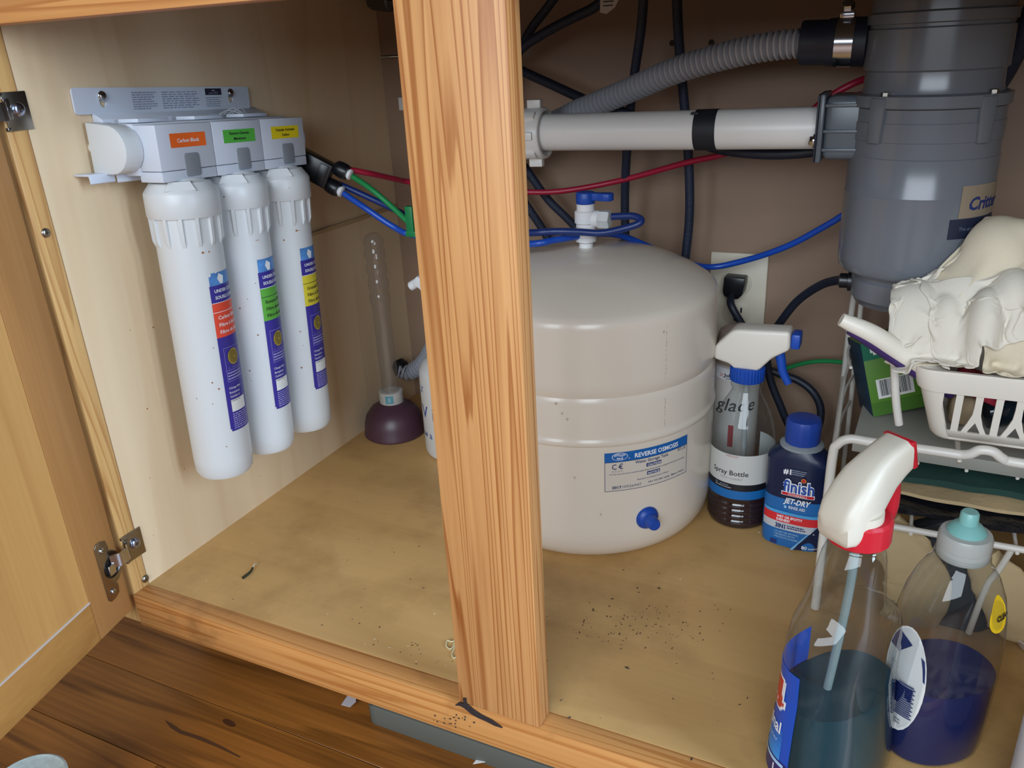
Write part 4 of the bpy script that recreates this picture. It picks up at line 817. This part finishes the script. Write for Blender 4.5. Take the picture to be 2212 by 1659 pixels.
# dish brush with white handle
hp0, hp1, hp2, hp3 = at(1817, 690, .70), at(1885, 722, .705), at(1955, 768, .715), at(2065, 835, .728)
db = thing('dish_brush', 'dish brush with long white handle and purple underside sticking out of the basket', 'brush', tuple(hp3))
bm = B(); tube(bm, [hp0, hp1, hp2, hp3], .007, 16, rf=lambda f, i: .0042+.0045*math.sin(min(1, f*1.6+.12)*math.pi/2)**.7*(1-.15*f)); obj('handle', bm, M('brush_ivory', 'e9e3d5', .4), db)
dn = Vector((-.0015, .001, -.0042))
bm = B(); tube(bm, [hp0+(hp1-hp0)*.35+dn, hp1+dn*1.15, hp2+dn*1.2, hp3+dn*1.2], .0065, 14, rf=lambda f, i: .0045+.0028*math.sin(min(1, f*1.6+.1)*math.pi/2)); obj('grip', bm, PURPLE, db)
# rags
heap = [(at(1968, 712, .748), (.028, .030, .036)), (at(2150, 565, .785), (.028, .036, .034)), (at(2215, 725, .755), (.040, .044, .040)), (at(2085, 660, .772), (.036, .042, .038)), (at(2055, 745, .745), (.026, .028, .028)),
        (at(2030, 650, .760), (.012, .030, .010)), (at(2095, 585, .775), (.020, .010, .012)), (at(2180, 640, .745), (.010, .024, .016)), (at(2040, 705, .735), (.008, .016, .022)), (at(2120, 720, .725), (.008, .020, .030)), (at(2190, 520, .78), (.016, .016, .014)), (at(1935, 672, .750), (.010, .014, .014))]
def rag(size, c, press, seed, lift, mt, label, yaw=0, n=54, steps=150):
    """a square of cotton dropped on the heap: small position-based cloth run, then given thickness"""
    rng = np.random.RandomState(seed); L = size/(n-1)
    g = np.stack(np.meshgrid(np.linspace(-.5, .5, n), np.linspace(-.5, .5, n), indexing='ij'), -1)*size*press
    ca_, sa_ = math.cos(yaw), math.sin(yaw)
    P = np.zeros((n, n, 3)); P[..., 0] = c[0]+g[..., 0]*ca_-g[..., 1]*sa_; P[..., 1] = c[1]+g[..., 0]*sa_+g[..., 1]*ca_
    rr = ((P[..., 0]-c[0])**2+(P[..., 1]-c[1])**2); P[..., 2] = c[2]+.01-rr*3
    k = rng.randn(n, n, 3)
    for _ in range(5): k = (k+np.roll(k, 1, 0)+np.roll(k, -1, 0)+np.roll(k, 1, 1)+np.roll(k, -1, 1))/5
    k *= 1/k.std(); k2 = rng.randn(n, n, 3)
    for _ in range(40): k2 = (k2+np.roll(k2, 1, 0)+np.roll(k2, -1, 0)+np.roll(k2, 1, 1)+np.roll(k2, -1, 1))/5
    k2 *= 1/k2.std(); P += k*np.array([.0012, .0012, .0018])+k2*np.array([.005, .005, .011]); V = np.zeros_like(P)
    sets = []
    for ax_i in (0, 1):
        for st, ln in ((1, 1.0), (2, 2.0)):
            for o_ in range(2*st):
                if o_ % st == 0 or st == 2:
                    idx = np.arange(o_, n-st, 2*st) if st == 1 else np.arange(o_, n-st, 4)
                    sets.append((ax_i, idx, st, ln*L, 1.0 if st == 1 else .10))
    E_ = [(np.array(q), np.array(r_)+lift) for q, r_ in heap]
    for it in range(steps):
        V *= .965; V[..., 2] -= .00006; Q = P+V
        for _ in range(5):
            for ax_i, idx, st, ln, w_ in sets:
                a = Q[idx] if ax_i == 0 else Q[:, idx]; b_ = Q[idx+st] if ax_i == 0 else Q[:, idx+st]
                d_ = b_-a; l_ = np.sqrt((d_*d_).sum(-1, keepdims=True))+1e-9; cr = d_*((l_-ln)/l_*.5*w_)
                if st == 2: cr = np.where(l_ < ln*.86, cr*(.5), 0)
                if ax_i == 0: Q[idx] = a+cr; Q[idx+st] = b_-cr
                else: Q[:, idx] = a+cr; Q[:, idx+st] = b_-cr
            fric = np.zeros(Q.shape[:2]+(1,), bool)
            for q, r_ in E_:
                e_ = (Q-q)/r_; l_ = np.sqrt((e_*e_).sum(-1, keepdims=True)); ins = l_ < 1
                Q = np.where(ins, q+e_/np.maximum(l_, 1e-6)*r_, Q); fric |= ins
            fz = np.where(Q[..., 0] > .018, .2480+lift, .238+lift); Q[..., 2] = np.maximum(Q[..., 2], fz)
            Q[..., 1] = np.maximum(Q[..., 1], .697-lift); Q[..., 0] = np.maximum(Q[..., 0], -.006)
            dx_, dy_ = Q[..., 0]-DX, Q[..., 1]-DY; dl_ = np.sqrt(dx_**2+dy_**2)+1e-9; f_ = np.where((dl_ < .0665) & (Q[..., 2] > .262), .0665/dl_, 1); Q[..., 0] = DX+dx_*f_; Q[..., 1] = DY+dy_*f_
        V = np.where(fric, (Q-P)*.1, np.clip(Q-P, -.0009, .0009)); P = Q
    bm = B(); vs = [[bm.verts.new(tuple(P[i, j])) for j in range(n)] for i in range(n)]
    for i in range(n-1):
        for j in range(n-1): bm.faces.new((vs[i][j], vs[i+1][j], vs[i+1][j+1], vs[i][j+1]))
    bmesh.ops.smooth_vert(bm, verts=bm.verts, factor=.4, use_axis_x=True, use_axis_y=True, use_axis_z=True)
    lo = float(P[..., 2].min()); o = obj('rag', bm, mt, loc=(c[0], c[1], lo), sharp=180)
    m_ = o.modifiers.new('thickness', 'SOLIDIFY'); m_.thickness = .0014; m_.offset = 0
    m2_ = o.modifiers.new('smooth', 'SUBSURF'); m2_.levels = 1; m2_.render_levels = 1
    return tag(o, label, 'rag', 'rags heaped on the basket')
hz = [q for q, r_ in heap]
rag(.20, (hz[3].x-.004, hz[3].y, hz[3].z+.050), .60, 3, .0015, RAGC, 'cream stained rag in the middle of the heap', .5)
rag(.19, (hz[2].x-.012, hz[2].y-.004, hz[2].z+.050), .56, 5, .004, RAGC, 'cream rag with soft folds at the right of the heap', .9)
rag(.17, (hz[1].x, hz[1].y, hz[1].z+.042), .56, 8, .003, RAG, 'white rag peaking at the top of the heap against the disposal', .2)
rag(.17, (hz[0].x+.010, hz[0].y-.006, hz[0].z+.042), .56, 12, .0055, RAG, 'white cotton rag at the left end of the heap over the basket corner', .75)
rag(.13, (hz[4].x+.012, hz[4].y-.010, hz[4].z+.040), .56, 21, .0075, RAG, 'white rag hanging over the basket rim at the front of the heap', .3)
# lower shelf: dark green cloth, beige gloves, black bag
def fold(name, x0, x1, y0, y1, z, th, seed, mt, label, cat, amp=.004, layers=1, n=40):
    bm = B(); top = []; bot = []
    for j in range(16):
        rt_, rb = [], []
        for i in range(n):
            x = x0+(x1-x0)*i/(n-1); yy = y0+(y1-y0)*j/15; e = math.sin(math.pi*i/(n-1))**.35*math.sin(math.pi*(j+.6)/15.6 if j < 15 else math.pi*.99)**.3
            w1 = mnoise.noise(Vector((x*22, yy*30, seed)))*amp; w2 = mnoise.noise(Vector((x*60, yy*60, seed+5)))*amp*.4
            yo = mnoise.noise(Vector((x*25, seed, j*.05)))*.006
            rt_.append(bm.verts.new((x, yy+yo, z+th*e+w1+w2+amp))); rb.append(bm.verts.new((x, yy+yo, z+(w1+amp)*.5)))
        top.append(rt_); bot.append(rb)
    for j in range(15):
        for i in range(n-1):
            bm.faces.new((top[j][i], top[j][i+1], top[j+1][i+1], top[j+1][i])); bm.faces.new((bot[j][i+1], bot[j][i], bot[j+1][i], bot[j+1][i+1]))
    for i in range(n-1):
        bm.faces.new((bot[0][i], bot[0][i+1], top[0][i+1], top[0][i])); bm.faces.new((top[15][i], top[15][i+1], bot[15][i+1], bot[15][i]))
    for j in range(15):
        bm.faces.new((bot[j+1][0], bot[j][0], top[j][0], top[j+1][0])); bm.faces.new((bot[j][n-1], bot[j+1][n-1], top[j+1][n-1], top[j][n-1]))
    return tag(obj(name, bm, mt, loc=((x0+x1)/2, (y0+y1)/2, z), sharp=70), label, cat)
BAGB = M('black_bag_film', '15161b', .25, bump=1.0, bscale=90)
fold('plastic_bag', -.005, .215, .712, .90, ZL, .006, 2, BAGB, 'crumpled black plastic bag at the bottom of the lower rack shelf', 'bag', .003)
fold('work_glove', -.003, .195, .728, .88, ZL+.009, .005, 5, TAN, 'beige cotton work glove folded between black bag and green cloth', 'glove', .002)
fold('folded_cloth', -.006, .17, .742, .90, ZL+.0165, .010, 9, DKGREEN, 'dark green folded cloth on top of the lower shelf stack', 'cloth', .002)
# beige gloves hanging below the lower shelf
def drape(name, pts, wd, seed, mt, label, cat):
    P = smooth_path([Vector(p) for p in pts], 8); bm = B(); rows = []
    for i, p in enumerate(P):
        d_ = (P[min(i+1, len(P)-1)]-P[max(i-1, 0)]).normalized(); sd = d_.cross(Vector((0, -1, 0))).normalized(); f = i/(len(P)-1); row = []
        ww = wd*(.75+.35*math.sin(f*math.pi))*(1 if f < .9 else 1-(f-.9)*5)
        for k in range(26):
            a = 2*math.pi*k/26; r2 = 1+.25*mnoise.noise(Vector((math.cos(a)*1.2, math.sin(a)*1.2+f*5, seed)))+.12*mnoise.noise(Vector((math.cos(a)*4, f*14, seed)))
            row.append(p+sd*ww*math.cos(a)*r2+Vector((0, -1, 0))*ww*.34*math.sin(a)*r2)
        rows.append(row)
    loft(bm, rows); bmesh.ops.recalc_face_normals(bm, faces=bm.faces); lo = min((q for r in rows for q in r), key=lambda q: q.z)
    return tag(obj(name, bm, mt, loc=tuple(lo), sharp=70), label, cat)
def a2(x, y_, d_): return tuple(at(x, y_, d_))
drape('work_glove', [a2(1905, 1130, .71), a2(1950, 1190, .708), a2(1985, 1260, .705), a2(1960, 1340, .70), a2(1925, 1370, .70)], .024, 3, TAN, 'beige cotton glove hanging below the shelf behind the two bottles', 'glove')
drape('work_glove', [a2(2120, 1200, .705), a2(2165, 1270, .70), a2(2200, 1340, .695), a2(2215, 1385, .69)], .021, 8, TAN, 'stained beige cotton glove hanging right of the dish soap bottle', 'glove')
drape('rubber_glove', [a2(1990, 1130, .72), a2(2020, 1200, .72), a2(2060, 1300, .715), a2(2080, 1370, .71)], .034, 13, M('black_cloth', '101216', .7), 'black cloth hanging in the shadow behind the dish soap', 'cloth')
bm = B(); q = at_z(2210, 1425, .002); loft(bm, [ering(q.x+.03, q.y+.03, z, a, a*.8, .3, 36) for z, a in ((.001, .028), (.002, .034), (.012, .040), (.014, .0415), (.0145, .040), (.004, .033))], True, True); tag(obj('shallow_dish', bm, M('dish_pinkish_white', 'cfc4c0', .4), loc=(q.x+.03, q.y+.03, 0)), 'shallow white plastic dish on the cabinet bottom at the right edge', 'dish')

# ------------------------------------------------------------------ window cleaner bottle in front
wx, wy, wr = -.0046, .5005, math.radians(55)
Mv, Nv = Vector((math.cos(wr), math.sin(wr), 0)), Vector((-math.sin(wr), math.cos(wr), 0))
wb = thing('window_cleaner', 'clear spray bottle of teal window cleaner with white and red trigger', 'bottle', (wx, wy, 0))
wl = [(0, .042, .029, 0), (.002, .047, .0325, 0), (.010, .0495, .034, 0), (.035, .049, .0325, 0), (.065, .0470, .0300, 0), (.090, .045, .0285, 0), (.112, .0460, .0290, 0), (.130, .0455, .0290, 0), (.139, .0420, .0275, -.001), (.1445, .0345, .0262, -.003), (.148, .0285, .0255, -.004), (.160, .0258, .0235, -.003), (.175, .0235, .0215, -.002), (.188, .0210, .0200, -.001), (.194, .0185, .0185, 0), (.197, .0172, .0172, 0), (.1985, .0180, .0180, 0), (.200, .0172, .0172, 0), (.207, .0168, .0168, 0)]
def wring(k, ins=0): z, a, b_, o_ = wl[k]; return ering(wx+Mv.x*o_, wy+Mv.y*o_, z, a-ins, b_-ins, wr, 48, 2.3 if z < .13 else 2.0)
bm = B(); loft(bm, [wring(k) for k in range(len(wl))], True, False); wbb = obj('bottle_body', bm, CLEAR, wb)
bm = B(); lq = [wring(k, .0012) for k in range(6)]
for p in lq[0]: p.z += .001
lq.append([Vector((p.x, p.y, .0905)) for p in wring(5, .0012)])
lq = lq[:5]+[[Vector((p.x, p.y, .078)) for p in wring(4, .0016)]]; loft(bm, lq); obj('liquid', bm, clear('teal_liquid', (24, 112, 128), (12, 84, 98), .4, .05, 1.33), wb)
bm = B(); tube(bm, [(wx, wy, .20), (wx-.001, wy-.001, .15), (wx-.008, wy-.008, .06), (wx-.016, wy-.016, .008)], .0030, 12, sub=5); obj('dip_tube', bm, clear('dip_tube_milky', (205, 216, 216), (170, 190, 190), .4), wb)
def wcy(u, v, h):        # u: degrees round the body ellipse
    t = math.radians(u); k = 0
    zs = [q[0] for q in wl]; i = max(j for j in range(len(zs)) if zs[j] <= v); i = min(i, len(zs)-2); f = (v-zs[i])/(zs[i+1]-zs[i])
    a = wl[i][1]+(wl[i+1][1]-wl[i][1])*f+h+.0002; b_ = wl[i][2]+(wl[i+1][2]-wl[i][2])*f+h+.0002; e = 2.3
    x = a*math.copysign(abs(math.cos(t))**(2/e), math.cos(t)); y_ = b_*math.copysign(abs(math.sin(t))**(2/e), math.sin(t))
    return Vector((wx, wy, v))+Mv*x+Nv*y_
class WD(Decal): pass
d = Decal(wcy, 4.0); Lb = M('label_window_blue', '1a4fb8', .4)
d.rect(88, .012, 186, .108, Lb, 1).rect(88, .012, 184, .030, M('label_indigo', '2c2a66', .4), 2)
for j in range(5): d.rect(120, .030+.005*j, 176, .0355+.005*j, M('label_sky_%d' % j, ('2f8fe0', '2a84d8', '2478cc', '1e6cc2', '1b60bb')[j], .4), 2)
WR = M('banner_red', 'c23a26', .4)
for a_, b_, z0_, z1_ in ((90, 166, .0695, .0970), (166, 169, .0715, .0955), (169, 173, .0735, .0800)): d.rect(a_, z0_, b_, z1_, WHITEINK, 3)
for a_, b_, z0_, z1_ in ((90, 163, .0712, .0953), (163, 166, .0728, .0938), (166, 170, .0748, .0785)): d.rect(a_, z0_, b_, z1_, WR, 4)
d.text('WINDEX', 90, .0755, .0125, WHITEINK, 5, width=66, bold=.03).text('Original', 112, .052, .010, WHITEINK, 4, width=60, bold=.02).text('Glass Cleaner', 116, .044, .004, M('label_pale_blue', 'a9cdf0', .5), 4, width=54)
d.rect(130, .026, 181, .029, M('label_pale_blue', 'a9cdf0', .5), 4).rect(168, .014, 170, .024, WHITEINK, 4)
d.build('label', wbb)
bm = B(); lathe(bm, [(.0192, .2015), (.0202, .2025), (.0202, .2175), (.0185, .2195), (.012, .220)], (wx, wy, 0), n=56, mod=lambda t, z: 1+.012*math.cos(40*t)); obj('collar', bm, REDP, wb)
# trigger head: hooded shroud pointing away from the viewer
def wp(m_, z, n_=0): return Vector((wx, wy, z))+Mv*m_+Nv*n_
sec = [(-.0270, .2140, .0075, .0040), (-.0255, .2160, .0118, .0100), (-.0200, .2198, .0140, .0148), (-.0110, .2268, .0145, .0178), (-.002, .2340, .0140, .0190), (.007, .2415, .0122, .0175), (.016, .2490, .0112, .0145), (.024, .2535, .0112, .0125), (.030, .2560, .0112, .0115)]
rings = []
for m_, zc, hw, hh in sec:
    ring = []
    for i in range(32):
        t = 2*math.pi*i/32; ct_, st_ = math.cos(t), math.sin(t); e = 4.5
        ring.append(wp(m_-(st_*hh*.30), zc+hh*math.copysign(abs(st_)**(2/e), st_), hw*math.copysign(abs(ct_)**(2/e), ct_)))
    rings.append(ring)
bm = B(); loft(bm, rings); bmesh.ops.recalc_face_normals(bm, faces=bm.faces)
lathe(bm, [(.0165, .206), (.0172, .2085), (.0165, .225)], (wx-Mv.x*.004, wy-Mv.y*.004, 0), n=32); obj('trigger_head', bm, M('trigger_ivory', 'd2c9b8', .42), wb)
bm = B(); prism(bm, [wp(.0325, .2460, -.0108), wp(.0325, .2460, .0108), wp(.0262, .2672, .0108), wp(.0262, .2672, -.0108)], Mv*.0055, bev=.0015); obj('nozzle', bm, REDP, wb)
bm = B(); tube(bm, [wp(.018, .243), wp(.024, .232), wp(.0265, .217), wp(.024, .205)], .006, 14, rf=lambda f, i: .0075-.0025*f, sx=1.2); obj('trigger', bm, REDP, wb)

# ------------------------------------------------------------------ dish soap
qx, qy, qr = .0625, .5580, math.radians(40)
ds = thing('dish_soap', 'clear bottle of dark blue dish soap with a frosted cap and teal spout', 'bottle', (qx, qy, 0))
sl = [(0, .034, .026), (.002, .037, .029), (.012, .0385, .030), (.035, .0395, .031), (.060, .0400, .0315), (.085, .0400, .0315), (.105, .0390, .031), (.122, .0370, .0300), (.138, .0330, .0278), (.152, .0268, .0240), (.160, .0215, .0205), (.164, .0180, .0180), (.172, .0170, .0170)]
def sring(k, ins=0): z, a, b_ = sl[k]; return ering(qx, qy, z, a-ins, b_-ins, qr, 44, 2.2)
bm = B(); loft(bm, [sring(k) for k in range(len(sl))], True, False); dsb = obj('bottle_body', bm, CLEAR, ds)
bm = B(); lq = [sring(k, .0012) for k in range(6)]
for p in lq[0]: p.z += .001
lq[5] = [Vector((p.x, p.y, .068)) for p in lq[4]]
loft(bm, lq[:6]); obj('liquid', bm, clear('deep_blue_liquid', (14, 50, 150), (8, 34, 104), .62, .05, 1.33), ds)
bm = B(); lathe(bm, [(.0164, .1675), (.0169, .1685), (.0169, .1705), (.0162, .1712), (.0169, .172), (.0169, .1745), (.0162, .1752), (.0171, .176), (.0171, .1835), (.0160, .1862), (.012, .1872)], (qx, qy, 0), n=48); cp = obj('cap', bm, M('frosted_cap', 'a9aba6', .35, sss=.1), ds)
bm = B(); lathe(bm, [(.0125, .1868), (.0125, .1885), (.009, .1925), (.0062, .194), (.0058, .2015), (.0048, .2028)], (qx, qy, 0), n=30); obj('spout', bm, M('teal_spout', '7cb5b0', .35), cp)
def scd(u, v, h):
    t = math.radians(u); zs = [q[0] for q in sl]; i = max(j for j in range(len(zs)) if zs[j] <= v); i = min(i, len(zs)-2); f = (v-zs[i])/(zs[i+1]-zs[i])
    a = sl[i][1]+(sl[i+1][1]-sl[i][1])*f+h+.0002; b_ = sl[i][2]+(sl[i+1][2]-sl[i][2])*f+h+.0002; e = 2.2
    x = a*math.copysign(abs(math.cos(t))**(2/e), math.cos(t)); y_ = b_*math.copysign(abs(math.sin(t))**(2/e), math.sin(t))
    return Vector((qx+x*math.cos(qr)-y_*math.sin(qr), qy+x*math.sin(qr)+y_*math.cos(qr), v))
d = Decal(scd, 4.0)
LC = 190
d.poly([(LC+30*math.cos(2*math.pi*i/28), .073+.046*math.sin(2*math.pi*i/28)) for i in range(28)], PAPER, 1)
d.poly([(LC+28.5*math.cos(a), .073+.0445*math.sin(a)) for a in [math.radians(q) for q in (8, 22, 34, 120, 135, 150)]], INK, 2)
for j in range(16): d.rect(LC-2+(j % 3)*.3, .043+j*.0019, LC+20-(j % 2)*2, .0440+j*.0019, INK, 3)
d.lines(LC-17, LC-6, .085, 14, .003, .0012, M('grey_print3', '7a7c88', .6), 3); d.lines(LC-12, LC+10, .0385, 2, .0028, .0012, M('grey_print3', '7a7c88', .6), 3)
d.build('label', dsb); d = Decal(scd, 4.0)
d.poly([(290+15*math.cos(2*math.pi*i/24)*(1-.25*math.sin(2*math.pi*i/24)), .134+.0145*math.sin(2*math.pi*i/24)) for i in range(24)], M('sticker_sun_yellow', 'f0c81c', .5), 1).text('CLEAN', 285, .1285, .0042, INKB, 2, width=26, bold=.04)
d.build('sticker', dsb)
# white bottle cut by the right edge
vx, vy = .147, .495
vb_ = thing('white_bottle', 'white plastic bottle in front cut off by the right edge', 'bottle', (vx, vy, 0))
bm = B(); lathe(bm, [(.034, 0), (.0385, .002), (.040, .008), (.040, .10), (.036, .118), (.02, .135), (.015, .14), (.015, .148)], (vx, vy, 0), n=48); obj('body', bm, WHITE, vb_)
bm = B(); lathe(bm, [(.0165, .145), (.017, .146), (.017, .163), (.015, .165)], (vx, vy, 0), n=32); obj('cap', bm, WHITE2, vb_)

# ------------------------------------------------------------------ things on the kitchen floor and debris
q = at_z(55, 1694, -.055); jt = thing('tin_can', 'round tin with a pale speckled lid on the kitchen floor at the lower left', 'tin', (q.x, q.y, FZ))
bm = B(); lathe(bm, [(.030, FZ), (.032, FZ+.002), (.032, -.060), (.0305, -.058)], (q.x, q.y, 0), n=40); obj('can', bm, STEEL, jt)
bm = B(); lathe(bm, [(.0305, -.0585), (.033, -.058), (.033, -.055), (.031, -.0538), (.028, -.0548), (.010, -.0550)], (q.x, q.y, 0), n=40); obj('lid', bm, M('speckled_lid', 'b9c2bd', .4, var=.35, vscale=160), jt)
a0, a1 = at_z(790, 1527, -.098), at_z(1230, 1660, -.098)
bm = B(); pr = rrect(a0.x, a0.y-.0, .20, a0.y+.020, .008); prism(bm, [Vector((x, y_, FZ)) for x, y_ in pr], (0, 0, .026), bev=.003); tag(obj('grey_tray', bm, M('tray_grey', '5a5b54', .5), loc=(-.1, a0.y, FZ)), 'grey plastic tray edge on the kitchen floor under the cabinet front', 'tray')
def scrap(q, z, pts, label, th=.0006, mt=PAPER):
    c = at_z(*q, z); bm = B(); prism(bm, [c+Vector((x, y_, .0003+(x+y_)*.2)) for x, y_ in pts], (0, 0, th)); return tag(obj('paper_scrap', bm, mt, loc=tuple(c)), label, 'paper')
scrap((752, 1518), FZ+.004, [(-.006, -.004), (.006, -.005), (.009, .002), (.004, .009), (-.006, .007)], 'torn white paper scrap on the floor at the left end of the grey tray', mt=M('torn_paper', 'b9b0b4', .7))
scrap((1036, 1645), FZ+.003, [(-.005, -.004), (.008, .001), (-.003, .005)], 'tiny white paper triangle on the floor below the post')
def floor_mark(name, pts, mt):
    bm = B(); bm.faces.new([bm.verts.new(at_z(x, y_, FZ)+Vector((0, 0, .0003))) for x, y_ in pts]); obj(name, bm, mt, fl, smooth=False)
floor_mark('knot', [(495+14*math.cos(a), 1562+7*math.sin(a)+5*math.cos(a)) for a in [2*math.pi*i/14 for i in range(14)]], M('knot_brown', '4a260f', .5))
floor_mark('dark_streak', [(356, 1556), (370, 1563), (392, 1578), (440, 1594), (480, 1613), (520, 1635), (517, 1637), (468, 1614), (420, 1595), (388, 1585), (368, 1572)], M('streak_dark', '523016', .6))
# splintered dark gouge at the foot of the post
bm = B(); pts = [(984, 1522), (993, 1516), (1003, 1519), (1001, 1507), (1007, 1508), (1008, 1519), (1022, 1531), (1040, 1543), (1062, 1554), (1086, 1571), (1070, 1566), (1052, 1557), (1034, 1549), (1018, 1540), (1004, 1528), (995, 1523)]
bp = [at(x, y_, YF-.0008) for x, y_ in pts]; prism(bm, bp, (0, -.0012, 0)); obj('splintered_gouge', bm, M('charred_dark', '2a2224', .7, bump=.6, bscale=300), cab)
bm = B()
for _ in range(22):
    p = at(random.gauss(975, 26), random.gauss(1556, 8), YF-.0002); r_ = random.uniform(.0004, .0012); lathe(bm, [(r_, 0), (r_*.5, .0004)], p, (0, -1, 0), 6)
obj('scuff', bm, GRIME, cab)['kind'] = 'stuff'
bm = B()
for _ in range(26):
    p = at_x(random.uniform(250, 760), random.uniform(700, 1200), W); r_ = random.uniform(.0004, .0011)
    if p.z > .01 and p.y > .475 and p.y < .9: lathe(bm, [(r_, 0), (r_*.5, .0003)], p, (1, 0, 0), 6)
obj('brown_speck', bm, RUST, cab)['kind'] = 'stuff'
# crumbs and dust on the cabinet bottom
bm = B()
def crumb(x, y_, s, mat, z=0.0):
    c = Vector((x, y_, z)); a = random.random()*6.28; l = s*random.uniform(1, 2.2)
    u = Vector((math.cos(a), math.sin(a), 0)); v = Vector((-u.y, u.x, 0))
    p = [c+u*l, c+v*s*.7, c-u*l*.8, c-v*s*.6]; t = c+Vector((0, 0, s*.8))
    tv = bm.verts.new(t); vs = [bm.verts.new(x_) for x_ in p]
    for i in range(4): f = bm.faces.new((vs[i], vs[(i+1) % 4], tv)); f.material_index = mat
for _ in range(110):
    q = at_z(random.gauss(1370, 75), random.gauss(1350, 32), 0); crumb(q.x, q.y, random.uniform(.0003, .0011), 0)
for _ in range(150):
    q = at_z(random.uniform(380, 1650), random.uniform(1080, 1560), 0)
    if W+.01 < q.x < .18 and YF+.024 < q.y < .98 and (Vector((q.x-TX_, q.y-TY, 0)).length > .15): crumb(q.x, q.y, random.uniform(.0002, .0009), 0 if random.random() < .72 else 1)
for _ in range(60):
    q = at_z(random.uniform(700, 990), random.uniform(1380, 1480), 0)
    if q.y > YF+.024: crumb(q.x, q.y, random.uniform(.0003, .0009), 0 if random.random() < .6 else 1)
for _ in range(40):
    q = at_z(random.gauss(980, 30), random.gauss(1555, 10), 0); crumb(q.x, YF-.0002, .0006, 0, z=-.006-random.random()*.02) if False else None
for x, y_, s in ((1377, 1270, .0022), (1355, 1443, .0026), (1578, 1317, .0016), (1424, 1271, .003), (1494, 1640, .002), (1230, 1550, .0022), (905, 1180, .0018), (820, 1355, .0022), (780, 1313, .0013)):
    q = at_z(x, y_, 0); crumb(q.x, max(q.y, YF+.002), s*.6, 0)
o = obj('crumbs', bm, [GRIME, DUST], loc=(-.25, .6, 0)); o['kind'] = 'stuff'; tag(o, 'dark crumbs and pale dust scattered over the cabinet bottom', 'crumbs')
# twig like sliver of trash left on the bottom
q0, q1, q2, q3 = at_z(524, 1249, .001), at_z(540, 1236, .002), at_z(546, 1226, .003), at_z(556, 1217, .001)
tw = thing('wire_sliver', 'small dark sliver with a white tip lying on the cabinet bottom at the left', 'debris', tuple(q1))
bm = B(); tube(bm, [q0, q1, q2], .0012, 8, rf=lambda f, i: .0016-.0006*f); obj('stalk', bm, M('sliver_dark', '2f2f20', .6), tw)
bm = B(); tube(bm, [q2, q2*.5+q3*.5+Vector((0, 0, .002)), q3], .0007, 6); obj('white_tip', bm, DUST, tw)
bm = B(); pts = [at_z(*p, .0012) for p in ((985, 1380), (977, 1386), (966, 1384), (964, 1395), (972, 1402), (979, 1396), (982, 1384), (981, 1400), (976, 1412), (979, 1421), (984, 1420))]; tube(bm, pts, .0007, 6); tag(obj('elastic_thread', bm, M('thread_cream', 'cfc49c', .7), loc=tuple(pts[4])), 'curled cream thread on the cabinet bottom beside the foot of the post', 'thread')
